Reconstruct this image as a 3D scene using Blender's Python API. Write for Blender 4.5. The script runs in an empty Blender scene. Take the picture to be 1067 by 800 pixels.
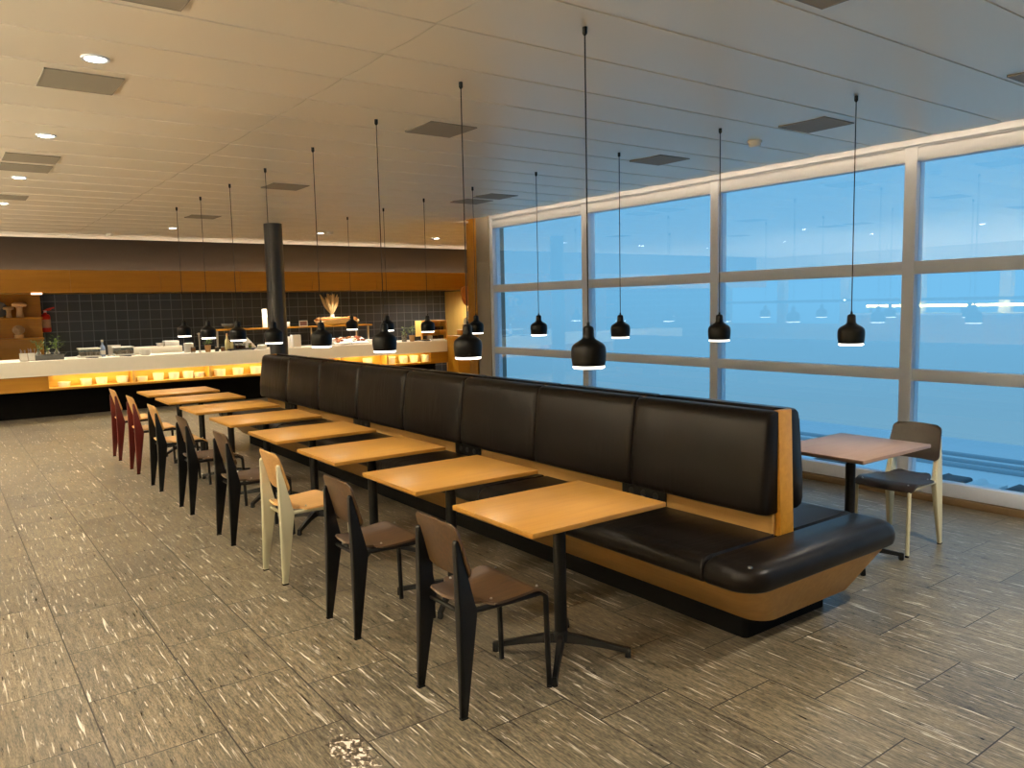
import bpy, bmesh, math, random
from mathutils import Vector, Matrix
random.seed(7)
PI = math.pi
SC = bpy.context.scene
COL = SC.collection

# ------------------------------------------------------------------ camera
F_PX, YAW, PITCH, ROLL, CAM_H = 819.935, math.radians(36.2797), math.radians(-5.7783), math.radians(-1.2447), 1.68
_f = Vector((math.sin(YAW)*math.cos(PITCH), math.cos(YAW)*math.cos(PITCH), math.sin(PITCH)))
_r = Vector((math.cos(YAW), -math.sin(YAW), 0)); _u = _r.cross(_f)
CR = _r*math.cos(ROLL) + _u*math.sin(ROLL); CU = -_r*math.sin(ROLL) + _u*math.cos(ROLL); CF = _f
cam = bpy.data.cameras.new('camera'); cam_o = bpy.data.objects.new('camera', cam); COL.objects.link(cam_o)
cam.sensor_fit = 'HORIZONTAL'; cam.sensor_width = 36.0; cam.lens = 36.0*F_PX/1067.0
cam.clip_end = 400; cam.clip_start = 0.05
cam_o.matrix_world = Matrix(((CR.x, CU.x, -CF.x, 0), (CR.y, CU.y, -CF.y, 0), (CR.z, CU.z, -CF.z, CAM_H), (0, 0, 0, 1)))
SC.camera = cam_o

def ray(px, py): return CR*((px-533.5)/F_PX) + CU*((400-py)/F_PX) + CF
def at(px, py, Y):
    "point of the vertical plane y = Y seen at a pixel of the photograph"
    d = ray(px, py); t = Y/d.y
    return Vector((d.x*t, Y, CAM_H + d.z*t))

# ------------------------------------------------------------------ materials
def new_mat(name):
    m = bpy.data.materials.new(name); m.use_nodes = True
    nt = m.node_tree; b = nt.nodes['Principled BSDF']
    return m, nt, b
def N(nt, typ, **kw):
    n = nt.nodes.new(typ)
    for k, v in kw.items(): setattr(n, k, v)
    return n
def rgb(r, g, b):
    def l(c):
        c /= 255.0
        return c/12.92 if c <= .04045 else ((c+.055)/1.055)**2.4
    return (l(r), l(g), l(b), 1)
def plain(name, col, rough=.5, metal=0., bump=0., bscale=80., spec=.5, var=.12):
    m, nt, b = new_mat(name)
    b.inputs['Roughness'].default_value = rough; b.inputs['Metallic'].default_value = metal
    b.inputs['Specular IOR Level'].default_value = spec
    tc = N(nt, 'ShaderNodeTexCoord'); no = N(nt, 'ShaderNodeTexNoise')
    no.inputs['Scale'].default_value = bscale; no.inputs['Detail'].default_value = 3
    nt.links.new(tc.outputs['Object'], no.inputs['Vector'])
    mx = N(nt, 'ShaderNodeMix', data_type='RGBA', blend_type='MULTIPLY')
    mx.inputs[6].default_value = col
    rp = N(nt, 'ShaderNodeValToRGB'); rp.color_ramp.elements[0].color = (1-var, 1-var, 1-var, 1); rp.color_ramp.elements[1].color = (1, 1, 1, 1)
    nt.links.new(no.outputs['Fac'], rp.inputs['Fac']); nt.links.new(rp.outputs['Color'], mx.inputs[7])
    mx.inputs[0].default_value = 1.0
    nt.links.new(mx.outputs[2], b.inputs['Base Color'])
    if bump:
        bp = N(nt, 'ShaderNodeBump'); bp.inputs['Strength'].default_value = bump; bp.inputs['Distance'].default_value = .002
        nt.links.new(no.outputs['Fac'], bp.inputs['Height']); nt.links.new(bp.outputs['Normal'], b.inputs['Normal'])
    return m
def emit(name, col, s):
    m, nt, b = new_mat(name)
    b.inputs['Base Color'].default_value = (.8, .8, .8, 1)
    b.inputs['Emission Color'].default_value = col; b.inputs['Emission Strength'].default_value = s
    return m
def wood(name, c1, c2, axis=1, rough=.4, scale=6., stretch=14.):
    m, nt, b = new_mat(name)
    tc = N(nt, 'ShaderNodeTexCoord'); mp = N(nt, 'ShaderNodeMapping')
    s = [scale*stretch/4]*3; s[axis] = scale/4
    mp.inputs['Scale'].default_value = s
    nt.links.new(tc.outputs['Object'], mp.inputs['Vector'])
    n1 = N(nt, 'ShaderNodeTexNoise'); n1.inputs['Scale'].default_value = 2.2; n1.inputs['Detail'].default_value = 6; n1.inputs['Distortion'].default_value = .6
    nt.links.new(mp.outputs[0], n1.inputs['Vector'])
    rp = N(nt, 'ShaderNodeValToRGB')
    rp.color_ramp.elements[0].position = .3; rp.color_ramp.elements[1].position = .72
    rp.color_ramp.elements[0].color = c1; rp.color_ramp.elements[1].color = c2
    nt.links.new(n1.outputs['Fac'], rp.inputs['Fac']); nt.links.new(rp.outputs['Color'], b.inputs['Base Color'])
    b.inputs['Roughness'].default_value = rough
    bp = N(nt, 'ShaderNodeBump'); bp.inputs['Strength'].default_value = .08; bp.inputs['Distance'].default_value = .002
    nt.links.new(n1.outputs['Fac'], bp.inputs['Height']); nt.links.new(bp.outputs['Normal'], b.inputs['Normal'])
    return m

OAK_TOP = wood('oak_table_top', rgb(170, 120, 46), rgb(184, 134, 56), 0, .38, 5)
OAK = wood('oak_veneer', rgb(186, 128, 38), rgb(202, 144, 50), 1, .42, 4)
OAK_X = wood('oak_panel', rgb(152, 102, 14), rgb(164, 114, 20), 0, .45, 3)
PALE_OAK = wood('pale_oak_wall', rgb(238, 190, 98), rgb(244, 200, 112), 2, .5, 3)
OAK_BASE = wood('oak_bench_base', rgb(170, 128, 66), rgb(186, 144, 80), 1, .45, 4)
NICHE = wood('pale_niche_wood', rgb(214, 172, 92), rgb(226, 186, 108), 0, .5, 4)
OAK_CHAIR = wood('light_oak_ply', rgb(200, 150, 88), rgb(216, 170, 104), 0, .4, 6)
WALNUT = wood('walnut_ply', rgb(60, 41, 21), rgb(84, 59, 31), 0, .46, 7)
DARK_PLY = wood('dark_stained_ply', rgb(36, 27, 21), rgb(48, 37, 29), 0, .42, 7)
WALNUT_TOP = wood('walnut_table_top', rgb(142, 112, 92), rgb(156, 125, 104), 0, .38, 5)
BLACK = plain('black_powder_coat', rgb(7, 7, 7), .46, .0, .06, 300, .3)
BLACK_SATIN = plain('black_lacquer', rgb(6, 6, 6), .42, 0, 0, 20, .2)
BLACK_MATTE = plain('black_plinth', rgb(5, 5, 5), .8, spec=.12)
CREAM = plain('cream_powder_coat', rgb(206, 200, 168), .42, 0, .05, 300)
RED = plain('red_powder_coat', rgb(86, 20, 14), .42, 0, .05, 300)
RUBBER = plain('black_rubber', rgb(16, 16, 16), .7)
STEEL = plain('brushed_steel', (.6, .6, .6, 1), .3, 1.0)
WHITE = plain('white_ceramic', rgb(236, 232, 222), .3, var=.04)
STONE_WHITE = plain('white_solid_surface', rgb(244, 236, 216), .35, var=.05, bscale=15)
PAPER = plain('white_card', rgb(240, 236, 228), .7, var=.04)
GREYBOX = plain('grey_tray', rgb(88, 88, 84), .6)
DARKBOX = plain('dark_tray', rgb(36, 30, 28), .5)
AMBER = plain('amber_jar', rgb(110, 70, 30), .3)
JAM = plain('dark_jam', rgb(50, 16, 14), .2)
OLIVE = plain('green_pickle', rgb(96, 110, 40), .3)
OIL = plain('pale_oil', rgb(200, 190, 140), .15)
BLUEISH = plain('blue_bottle', rgb(150, 170, 205), .2)
LEAF = plain('herb_leaf', rgb(120, 150, 78), .5, var=.35, bscale=40)
POTWOOD = wood('pot_wood', rgb(176, 132, 88), rgb(200, 156, 106), 2, .5, 20)
TURNED = wood('turned_wood', rgb(186, 150, 108), rgb(214, 180, 136), 2, .5, 20)
STRIPED = plain('pale_striped_wood', rgb(206, 176, 140), .5, var=.5, bscale=60)
PAMPAS = plain('dried_grass', rgb(226, 200, 150), .8, var=.3, bscale=120)
BREAD = plain('bread_crust', rgb(190, 130, 66), .7, 0, .3, 60, var=.45)
PASTRY = plain('pastry', rgb(170, 90, 50), .6, 0, .3, 60, var=.5)
BERRY = plain('red_fruit', rgb(150, 40, 30), .4, var=.4)
EXT_RED = plain('extinguisher_red', rgb(222, 40, 28), .3)
EXT_LABEL = plain('extinguisher_label', rgb(232, 190, 160), .5, var=.5, bscale=60)
ALU = plain('window_frame_paint', rgb(226, 233, 246), .45, .0, 0, 30, var=.05)
PIER = plain('grey_pier_cladding', rgb(140, 132, 120), .5, 0, 0, 10, var=.06)
BULK = plain('brown_bulkhead', rgb(54, 44, 34), .38, .35, 0, 6, var=.1)
GREYWALL = plain('plaster', rgb(190, 180, 165), .7)
VENT = plain('perforated_grey', rgb(150, 142, 128), .7, 0, .2, 400)
SNOW = plain('snowy_apron', rgb(240, 243, 245), .9, 0, 0, .2, var=.1)
KERB = plain('grey_kerb', rgb(176, 188, 196), .9)
VEH = plain('dark_vehicle', rgb(20, 32, 46), .5)
VEHW = plain('white_vehicle', rgb(225, 228, 230), .5)
SKIRT = plain('wood_base', rgb(122, 98, 66), .5)
LAMP_GLOW = emit('pendant_diffuser', (1, .93, .80, 1), 3.2)
DL_GLOW = emit('downlight_glow', (1, .92, .78, 1), 22.0)
LED_WARM = emit('led_strip_warm', (1, .86, .66, 1), 26.0)
LED_WARM2 = emit('led_strip_window', (1, .88, .72, 1), 130.0)
LED_YELLOW = emit('led_strip_yellow', (1, .78, .24, 1), 19.0)
LED_SIGN = emit('sign_light', (1, .62, .42, 1), 2.0)

def M(nt, op, a, b=None, c=None):
    n = N(nt, 'ShaderNodeMath', operation=op)
    for i, v in enumerate((a, b, c)):
        if v is None: continue
        if isinstance(v, (int, float)): n.inputs[i].default_value = v
        else: nt.links.new(v, n.inputs[i])
    return n.outputs[0]

def leather():
    m, nt, b = new_mat('dark_brown_leather')
    tc = N(nt, 'ShaderNodeTexCoord')
    a = N(nt, 'ShaderNodeTexNoise'); a.inputs['Scale'].default_value = 5; a.inputs['Detail'].default_value = 4
    mp = N(nt, 'ShaderNodeMapping'); mp.inputs['Scale'].default_value = (1, 7, .9)
    w = N(nt, 'ShaderNodeTexNoise'); w.inputs['Scale'].default_value = 3.2; w.inputs['Detail'].default_value = 2
    g = N(nt, 'ShaderNodeTexVoronoi'); g.inputs['Scale'].default_value = 420
    nt.links.new(tc.outputs['Object'], a.inputs['Vector']); nt.links.new(tc.outputs['Object'], mp.inputs['Vector'])
    nt.links.new(mp.outputs[0], w.inputs['Vector']); nt.links.new(tc.outputs['Object'], g.inputs['Vector'])
    rp = N(nt, 'ShaderNodeValToRGB'); rp.color_ramp.elements[0].color = rgb(17, 14, 12); rp.color_ramp.elements[1].color = rgb(26, 22, 19)
    nt.links.new(a.outputs['Fac'], rp.inputs['Fac']); nt.links.new(rp.outputs['Color'], b.inputs['Base Color'])
    b.inputs['Roughness'].default_value = .33; b.inputs['Specular IOR Level'].default_value = .13
    b1 = N(nt, 'ShaderNodeBump'); b1.inputs['Strength'].default_value = .6; b1.inputs['Distance'].default_value = .008
    b2 = N(nt, 'ShaderNodeBump'); b2.inputs['Strength'].default_value = .08; b2.inputs['Distance'].default_value = .001
    k_ = N(nt, 'ShaderNodeTexNoise'); k_.inputs['Scale'].default_value = 2.3; nt.links.new(tc.outputs['Object'], k_.inputs['Vector'])
    kr = N(nt, 'ShaderNodeMapRange'); nt.links.new(k_.outputs['Fac'], kr.inputs[0]); kr.inputs[1].default_value = .46; kr.inputs[2].default_value = .66
    nt.links.new(M(nt, 'MULTIPLY', w.outputs['Fac'], kr.outputs[0]), b1.inputs['Height']); nt.links.new(g.outputs['Distance'], b2.inputs['Height'])
    nt.links.new(b1.outputs['Normal'], b2.inputs['Normal']); nt.links.new(b2.outputs['Normal'], b.inputs['Normal'])
    return m
LEATHER = leather()

def floor_mat():
    m, nt, b = new_mat('streaked_stone_tiles')
    L = nt.links.new
    tc = N(nt, 'ShaderNodeTexCoord'); sx = N(nt, 'ShaderNodeSeparateXYZ'); L(tc.outputs['Object'], sx.inputs[0])
    TW, TL = .408, .605
    u = M(nt, 'DIVIDE', M(nt, 'SUBTRACT', sx.outputs[0], .425), TW); cu = M(nt, 'FLOOR', u); fu = M(nt, 'SUBTRACT', u, cu)
    v = M(nt, 'DIVIDE', M(nt, 'ADD', M(nt, 'SUBTRACT', sx.outputs[1], 3.13), M(nt, 'MULTIPLY', cu, .22)), TL)
    cv = M(nt, 'FLOOR', v); fv = M(nt, 'SUBTRACT', v, cv)
    du = M(nt, 'MULTIPLY', M(nt, 'MINIMUM', fu, M(nt, 'SUBTRACT', 1., fu)), TW)
    dv = M(nt, 'MULTIPLY', M(nt, 'MINIMUM', fv, M(nt, 'SUBTRACT', 1., fv)), TL)
    d = M(nt, 'MINIMUM', du, dv)
    joint = N(nt, 'ShaderNodeMapRange'); L(d, joint.inputs[0]); joint.inputs[1].default_value = .0018; joint.inputs[2].default_value = .0038
    idv = N(nt, 'ShaderNodeCombineXYZ'); L(cu, idv.inputs[0]); L(cv, idv.inputs[1])
    wn = N(nt, 'ShaderNodeTexWhiteNoise', noise_dimensions='3D'); L(idv.outputs[0], wn.inputs['Vector'])
    # each tile is cut elsewhere from the stone: shift the coordinates per tile
    sh = N(nt, 'ShaderNodeVectorMath', operation='MULTIPLY_ADD'); L(wn.outputs['Color'], sh.inputs[0])
    sh.inputs[1].default_value = (13, 17, 9); L(tc.outputs['Object'], sh.inputs[2])
    def noise(scale, detail, sc3, dist=0., rough=.5):
        mp = N(nt, 'ShaderNodeMapping'); mp.inputs['Scale'].default_value = sc3; L(sh.outputs[0], mp.inputs['Vector'])
        n = N(nt, 'ShaderNodeTexNoise'); n.inputs['Scale'].default_value = scale; n.inputs['Detail'].default_value = detail
        n.inputs['Distortion'].default_value = dist; n.inputs['Roughness'].default_value = rough
        L(mp.outputs[0], n.inputs['Vector']); return n.outputs['Fac']
    grain = noise(7, 6, (11, .9, 1), .45, .7)
    patch = noise(2.0, 3, (1.4, 1, 1), .3)
    fleck = noise(4.5, 3, (11, .55, 1), .35, .6)
    fleck2 = noise(9, 2.5, (9, .7, 1), .4, .6)
    fine = noise(60, 3, (5, .7, 1), 0)
    rp = N(nt, 'ShaderNodeValToRGB'); e = rp.color_ramp.elements
    e[0].position = .37; e[0].color = rgb(52, 47, 39); e[1].position = .62; e[1].color = rgb(142, 131, 108)
    e2 = e.new(.5); e2.color = rgb(108, 99, 82)
    L(M(nt, 'ADD', M(nt, 'MULTIPLY', grain, .62), M(nt, 'MULTIPLY', fine, .38)), rp.inputs['Fac'])
    tint = N(nt, 'ShaderNodeMix', data_type='RGBA', blend_type='MULTIPLY'); tint.inputs[0].default_value = 1
    rp2 = N(nt, 'ShaderNodeValToRGB'); rp2.color_ramp.elements[0].color = (.52, .53, .55, 1); rp2.color_ramp.elements[1].color = (1.3, 1.25, 1.15, 1)
    sm = M(nt, 'ADD', M(nt, 'MULTIPLY', patch, .7), M(nt, 'MULTIPLY', wn.outputs['Value'], .34)); L(sm, rp2.inputs['Fac'])
    L(rp.outputs['Color'], tint.inputs[6]); L(rp2.outputs['Color'], tint.inputs[7])
    thr = N(nt, 'ShaderNodeMapRange'); L(fleck, thr.inputs[0]); thr.inputs[1].default_value = .63; thr.inputs[2].default_value = .71
    thr2 = N(nt, 'ShaderNodeMapRange'); L(fleck2, thr2.inputs[0]); thr2.inputs[1].default_value = .64; thr2.inputs[2].default_value = .70
    thr2m = M(nt, 'MULTIPLY', thr2.outputs[0], .6)
    fl = M(nt, 'MAXIMUM', M(nt, 'MULTIPLY', thr.outputs[0], .85), thr2m)
    mf = N(nt, 'ShaderNodeMix', data_type='RGBA'); L(fl, mf.inputs[0]); L(tint.outputs[2], mf.inputs[6]); mf.inputs[7].default_value = rgb(222, 214, 198)
    # thin dark veins
    vein = noise(4.5, 3, (3.4, 1.3, 1), 1.2)
    vd = M(nt, 'ABSOLUTE', M(nt, 'SUBTRACT', vein, .5))
    vr = N(nt, 'ShaderNodeMapRange'); L(vd, vr.inputs[0]); vr.inputs[1].default_value = 0.; vr.inputs[2].default_value = .012; vr.inputs[3].default_value = .74; vr.inputs[4].default_value = 1.
    mv = N(nt, 'ShaderNodeMix', data_type='RGBA', blend_type='MULTIPLY'); mv.inputs[0].default_value = 1
    L(mf.outputs[2], mv.inputs[6]); L(vr.outputs[0], mv.inputs[7])
    ox = M(nt, 'DIVIDE', M(nt, 'SUBTRACT', sx.outputs[0], 1.165), .07); oy = M(nt, 'DIVIDE', M(nt, 'SUBTRACT', sx.outputs[1], 2.66), .17)
    od = M(nt, 'SQRT', M(nt, 'ADD', M(nt, 'MULTIPLY', ox, ox), M(nt, 'MULTIPLY', oy, oy)))
    pm = noise(22, 4, (1.6, 1, 1), .8)
    pk = N(nt, 'ShaderNodeMapRange'); L(M(nt, 'ADD', od, M(nt, 'MULTIPLY', pm, 1.5)), pk.inputs[0]); pk.inputs[1].default_value = 1.75; pk.inputs[2].default_value = 1.6
    pc = N(nt, 'ShaderNodeValToRGB'); pc.color_ramp.interpolation = 'CONSTANT'; q = pc.color_ramp.elements; q[0].color = rgb(58, 50, 40); q[1].position = .56; q[1].color = rgb(205, 198, 184); q3 = q.new(.47); q3.color = rgb(112, 100, 82)
    L(noise(30, 3, (1.5, 1, 1), .6), pc.inputs['Fac'])
    mpx = N(nt, 'ShaderNodeMix', data_type='RGBA'); L(pk.outputs[0], mpx.inputs[0]); L(mv.outputs[2], mpx.inputs[6]); L(pc.outputs['Color'], mpx.inputs[7]); mv = mpx
    mj = N(nt, 'ShaderNodeMix', data_type='RGBA'); L(joint.outputs[0], mj.inputs[0]); mj.inputs[6].default_value = rgb(26, 23, 19); L(mv.outputs[2], mj.inputs[7])
    L(mj.outputs[2], b.inputs['Base Color'])
    rr = N(nt, 'ShaderNodeMapRange'); L(grain, rr.inputs[0]); rr.inputs[1].default_value = .3; rr.inputs[2].default_value = .7; rr.inputs[3].default_value = .26; rr.inputs[4].default_value = .42
    L(rr.outputs[0], b.inputs['Roughness'])
    bp = N(nt, 'ShaderNodeBump'); bp.inputs['Strength'].default_value = .35; bp.inputs['Distance'].default_value = .002
    hh = M(nt, 'ADD', M(nt, 'MULTIPLY', grain, .5), joint.outputs[0]); L(hh, bp.inputs['Height']); L(bp.outputs['Normal'], b.inputs['Normal'])
    return m
FLOOR = floor_mat()

def tile_mat():
    m, nt, b = new_mat('black_wall_tiles'); L = nt.links.new
    tc = N(nt, 'ShaderNodeTexCoord'); sx = N(nt, 'ShaderNodeSeparateXYZ'); L(tc.outputs['Object'], sx.inputs[0])
    def cell(s, off, size):
        q = M(nt, 'DIVIDE', M(nt, 'SUBTRACT', s, off), size); fl = M(nt, 'FLOOR', q); fr = M(nt, 'SUBTRACT', q, fl)
        return fl, M(nt, 'MULTIPLY', M(nt, 'MINIMUM', fr, M(nt, 'SUBTRACT', 1., fr)), size)
    cx, dx = cell(sx.outputs[0], 1.66, .2); cz, dz = cell(sx.outputs[2], .06, .185)
    d = M(nt, 'MINIMUM', dx, dz)
    j = N(nt, 'ShaderNodeMapRange'); L(d, j.inputs[0]); j.inputs[1].default_value = .004; j.inputs[2].default_value = .008
    idv = N(nt, 'ShaderNodeCombineXYZ'); L(cx, idv.inputs[0]); L(cz, idv.inputs[1])
    wn = N(nt, 'ShaderNodeTexWhiteNoise', noise_dimensions='3D'); L(idv.outputs[0], wn.inputs['Vector'])
    rp = N(nt, 'ShaderNodeValToRGB'); rp.color_ramp.elements[0].color = rgb(40, 48, 60); rp.color_ramp.elements[1].color = rgb(51, 59, 72); L(wn.outputs['Value'], rp.inputs['Fac'])
    mx = N(nt, 'ShaderNodeMix', data_type='RGBA'); L(j.outputs[0], mx.inputs[0]); mx.inputs[6].default_value = rgb(108, 116, 128); L(rp.outputs['Color'], mx.inputs[7])
    L(mx.outputs[2], b.inputs['Base Color']); b.inputs['Roughness'].default_value = .45
    bp = N(nt, 'ShaderNodeBump'); bp.inputs['Strength'].default_value = .4; bp.inputs['Distance'].default_value = .003
    L(j.outputs[0], bp.inputs['Height']); L(bp.outputs['Normal'], b.inputs['Normal'])
    return m
TILE = tile_mat()

def ceil_mat():
    m, nt, b = new_mat('satin_ceiling_metal'); L = nt.links.new
    b.inputs['Base Color'].default_value = rgb(236, 228, 214); b.inputs['Metallic'].default_value = .34; b.inputs['Roughness'].default_value = .36
    b.inputs['Anisotropic'].default_value = .5
    tc = N(nt, 'ShaderNodeTexCoord'); no = N(nt, 'ShaderNodeTexNoise'); no.inputs['Scale'].default_value = .8; L(tc.outputs['Object'], no.inputs['Vector'])
    mr = N(nt, 'ShaderNodeMapRange'); L(no.outputs['Fac'], mr.inputs[0]); mr.inputs[3].default_value = .33; mr.inputs[4].default_value = .42; L(mr.outputs[0], b.inputs['Roughness'])
    return m
CEIL = ceil_mat()

def glass_mat():
    m = bpy.data.materials.new('window_glass'); m.use_nodes = True; nt = m.node_tree; nt.nodes.clear(); L = nt.links.new
    out = N(nt, 'ShaderNodeOutputMaterial'); mix = N(nt, 'ShaderNodeMixShader')
    t = N(nt, 'ShaderNodeBsdfTransparent'); t.inputs[0].default_value = (.93, .97, .98, 1)
    g = N(nt, 'ShaderNodeBsdfGlossy'); g.inputs['Roughness'].default_value = 0.0; g.inputs[0].default_value = (.9, .97, 1, 1)
    fr = N(nt, 'ShaderNodeFresnel'); geo = N(nt, 'ShaderNodeNewGeometry')
    L(M(nt, 'SUBTRACT', 1.5, M(nt, 'MULTIPLY', geo.outputs['Backfacing'], 1.5-1/1.5)), fr.inputs[0])   # same reflectance on both faces of the pane
    no = N(nt, 'ShaderNodeTexNoise'); no.inputs['Scale'].default_value = .6; tc = N(nt, 'ShaderNodeTexCoord'); L(tc.outputs['Object'], no.inputs['Vector'])
    bp = N(nt, 'ShaderNodeBump'); bp.inputs['Strength'].default_value = .02; bp.inputs['Distance'].default_value = .01; L(no.outputs['Fac'], bp.inputs['Height']); L(bp.outputs['Normal'], g.inputs['Normal'])
    L(M(nt, 'MINIMUM', M(nt, 'MULTIPLY', fr.outputs[0], 1.6), 1.0), mix.inputs[0]); L(t.outputs[0], mix.inputs[1]); L(g.outputs[0], mix.inputs[2]); L(mix.outputs[0], out.inputs[0])
    return m
GLASS = glass_mat()
def clear_mat(name, col):
    m, nt, b = new_mat(name)
    b.inputs['Base Color'].default_value = col; b.inputs['Roughness'].default_value = .08; b.inputs['Transmission Weight'].default_value = .75; b.inputs['IOR'].default_value = 1.2
    return m
CLEAR = clear_mat('clear_glass', rgb(225, 228, 222))

# ------------------------------------------------------------------ mesh builder
class MB:
    def __init__(s): s.bm = bmesh.new(); s.mats = []
    def _take(s, b, mat=None):
        bmesh.ops.recalc_face_normals(b, faces=b.faces)
        if mat is not None:
            if mat not in s.mats: s.mats.append(mat)
            for f in b.faces: f.material_index = s.mats.index(mat)
        me = bpy.data.meshes.new('t'); b.to_mesh(me); b.free(); s.bm.from_mesh(me); bpy.data.meshes.remove(me); return s
    def _bevel(s, b, w, seg, ang=.5):
        if w <= 0: return
        ed = [e for e in b.edges if len(e.link_faces) == 2 and e.calc_face_angle(0) > ang]
        bmesh.ops.bevel(b, geom=ed, offset=w, segments=seg, affect='EDGES', profile=.5, clamp_overlap=True)
    def box(s, x0, x1, y0, y1, z0, z1, bev=0., seg=2, mtx=None, mat=None):
        b = bmesh.new()
        r = bmesh.ops.create_cube(b, size=1)
        for v in b.verts: v.co = Vector(((x0+x1)/2+v.co.x*(x1-x0), (y0+y1)/2+v.co.y*(y1-y0), (z0+z1)/2+v.co.z*(z1-z0)))
        s._bevel(b, bev, seg)
        if mtx is not None: bmesh.ops.transform(b, matrix=mtx, verts=b.verts)
        return s._take(b, mat)
    def prism(s, pts, axis, a, b_, bev=0., seg=2, mtx=None, mat=None, ang=.5):
        b = bmesh.new()
        def mk(p, t):
            return {'x': (t, p[0], p[1]), 'y': (p[0], t, p[1]), 'z': (p[0], p[1], t)}[axis]
        A = [b.verts.new(mk(p, a)) for p in pts]; B = [b.verts.new(mk(p, b_)) for p in pts]
        b.faces.new(A); b.faces.new(B[::-1]); n = len(pts)
        for i in range(n): b.faces.new((A[i], B[i], B[(i+1) % n], A[(i+1) % n]))
        bmesh.ops.recalc_face_normals(b, faces=b.faces)
        s._bevel(b, bev, seg, ang)
        if mtx is not None: bmesh.ops.transform(b, matrix=mtx, verts=b.verts)
        return s._take(b, mat)
    def loft(s, rings, cap0=True, cap1=True, closed=True, mat=None):
        b = bmesh.new(); R = [[b.verts.new(p) for p in r] for r in rings]; n = len(rings[0])
        for i in range(len(R)-1):
            for k in range(n if closed else n-1):
                b.faces.new((R[i][k], R[i][(k+1) % n], R[i+1][(k+1) % n], R[i+1][k]))
        if cap0: b.faces.new(R[0])
        if cap1: b.faces.new(R[-1][::-1])
        return s._take(b, mat)
    def lathe(s, prof, seg=24, c=(0, 0, 0), mat=None, mtx=None):
        b = bmesh.new(); rows = []
        for r, z in prof:
            if r < 1e-5: rows.append([b.verts.new((c[0], c[1], c[2]+z))])
            else: rows.append([b.verts.new((c[0]+r*math.cos(2*PI*k/seg), c[1]+r*math.sin(2*PI*k/seg), c[2]+z)) for k in range(seg)])
        for A, B in zip(rows, rows[1:]):
            for k in range(seg):
                k2 = (k+1) % seg
                if len(A) == 1 and len(B) == 1: continue
                if len(A) == 1: b.faces.new((A[0], B[k], B[k2]))
                elif len(B) == 1: b.faces.new((A[k], A[k2], B[0]))
                else: b.faces.new((A[k], A[k2], B[k2], B[k]))
        if mtx is not None: bmesh.ops.transform(b, matrix=mtx, verts=b.verts)
        return s._take(b, mat)
    def tube(s, pts, r, seg=10, mat=None, caps=True):
        pts = [Vector(p) for p in pts]; rs = r if isinstance(r, (list, tuple)) else [r]*len(pts)
        rings = []; up = None
        for i, p in enumerate(pts):
            t = (pts[min(i+1, len(pts)-1)] - pts[max(i-1, 0)]).normalized()
            if up is None:
                up = Vector((0, 0, 1)) if abs(t.z) < .9 else Vector((0, 1, 0))
            x = t.cross(up).normalized(); y = x.cross(t).normalized(); up = y
            rings.append([p + (x*math.cos(2*PI*k/seg) + y*math.sin(2*PI*k/seg))*rs[i] for k in range(seg)])
        return s.loft(rings, caps, caps, True, mat)
    def sheet(s, fn, nu, nv, th, mat=None, keep=None):
        "a curved board: fn(u, v) is its middle surface, th its thickness"
        b = bmesh.new(); e = 1e-3
        def nrm(u, v):
            du = Vector(fn(min(u+e, 1), v)) - Vector(fn(max(u-e, 0), v)); dv = Vector(fn(u, min(v+e, 1))) - Vector(fn(u, max(v-e, 0)))
            return du.cross(dv).normalized()
        T = []; B = []
        for i in range(nu+1):
            T.append([]); B.append([])
            for j in range(nv+1):
                u, v = i/nu, j/nv; p = Vector(fn(u, v)); n = nrm(u, v)
                T[-1].append(b.verts.new(p+n*th/2)); B[-1].append(b.verts.new(p-n*th/2))
        for i in range(nu):
            for j in range(nv):
                b.faces.new((T[i][j], T[i+1][j], T[i+1][j+1], T[i][j+1])); b.faces.new((B[i][j], B[i][j+1], B[i+1][j+1], B[i+1][j]))
        for i in range(nu):
            b.faces.new((T[i][0], B[i][0], B[i+1][0], T[i+1][0])); b.faces.new((T[i][nv], T[i+1][nv], B[i+1][nv], B[i][nv]))
        for j in range(nv):
            b.faces.new((T[0][j], T[0][j+1], B[0][j+1], B[0][j])); b.faces.new((T[nu][j], B[nu][j], B[nu][j+1], T[nu][j+1]))
        return s._take(b, mat)
    def build(s, name, mat, parent=None, loc=None, sharp=.6):
        "links the mesh as ONE object; coordinates are the scene's, or the thing's own when parent/loc is given with local=True"
        me = bpy.data.meshes.new(name)
        if parent is not None and parent.get('_w'):
            o0 = Vector(parent['_w']); bmesh.ops.translate(s.bm, vec=-o0, verts=s.bm.verts)
        s.bm.to_mesh(me); s.bm.free()
        for m in (s.mats or [mat]): me.materials.append(m)
        me.polygons.foreach_set('use_smooth', [True]*len(me.polygons)); me.set_sharp_from_angle(angle=sharp)
        o = bpy.data.objects.new(name, me); COL.objects.link(o)
        if parent is not None:
            o.parent = parent
            if parent.get('_w'): o['_w'] = parent['_w']
        if loc is not None: o.location = loc
        return o

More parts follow.
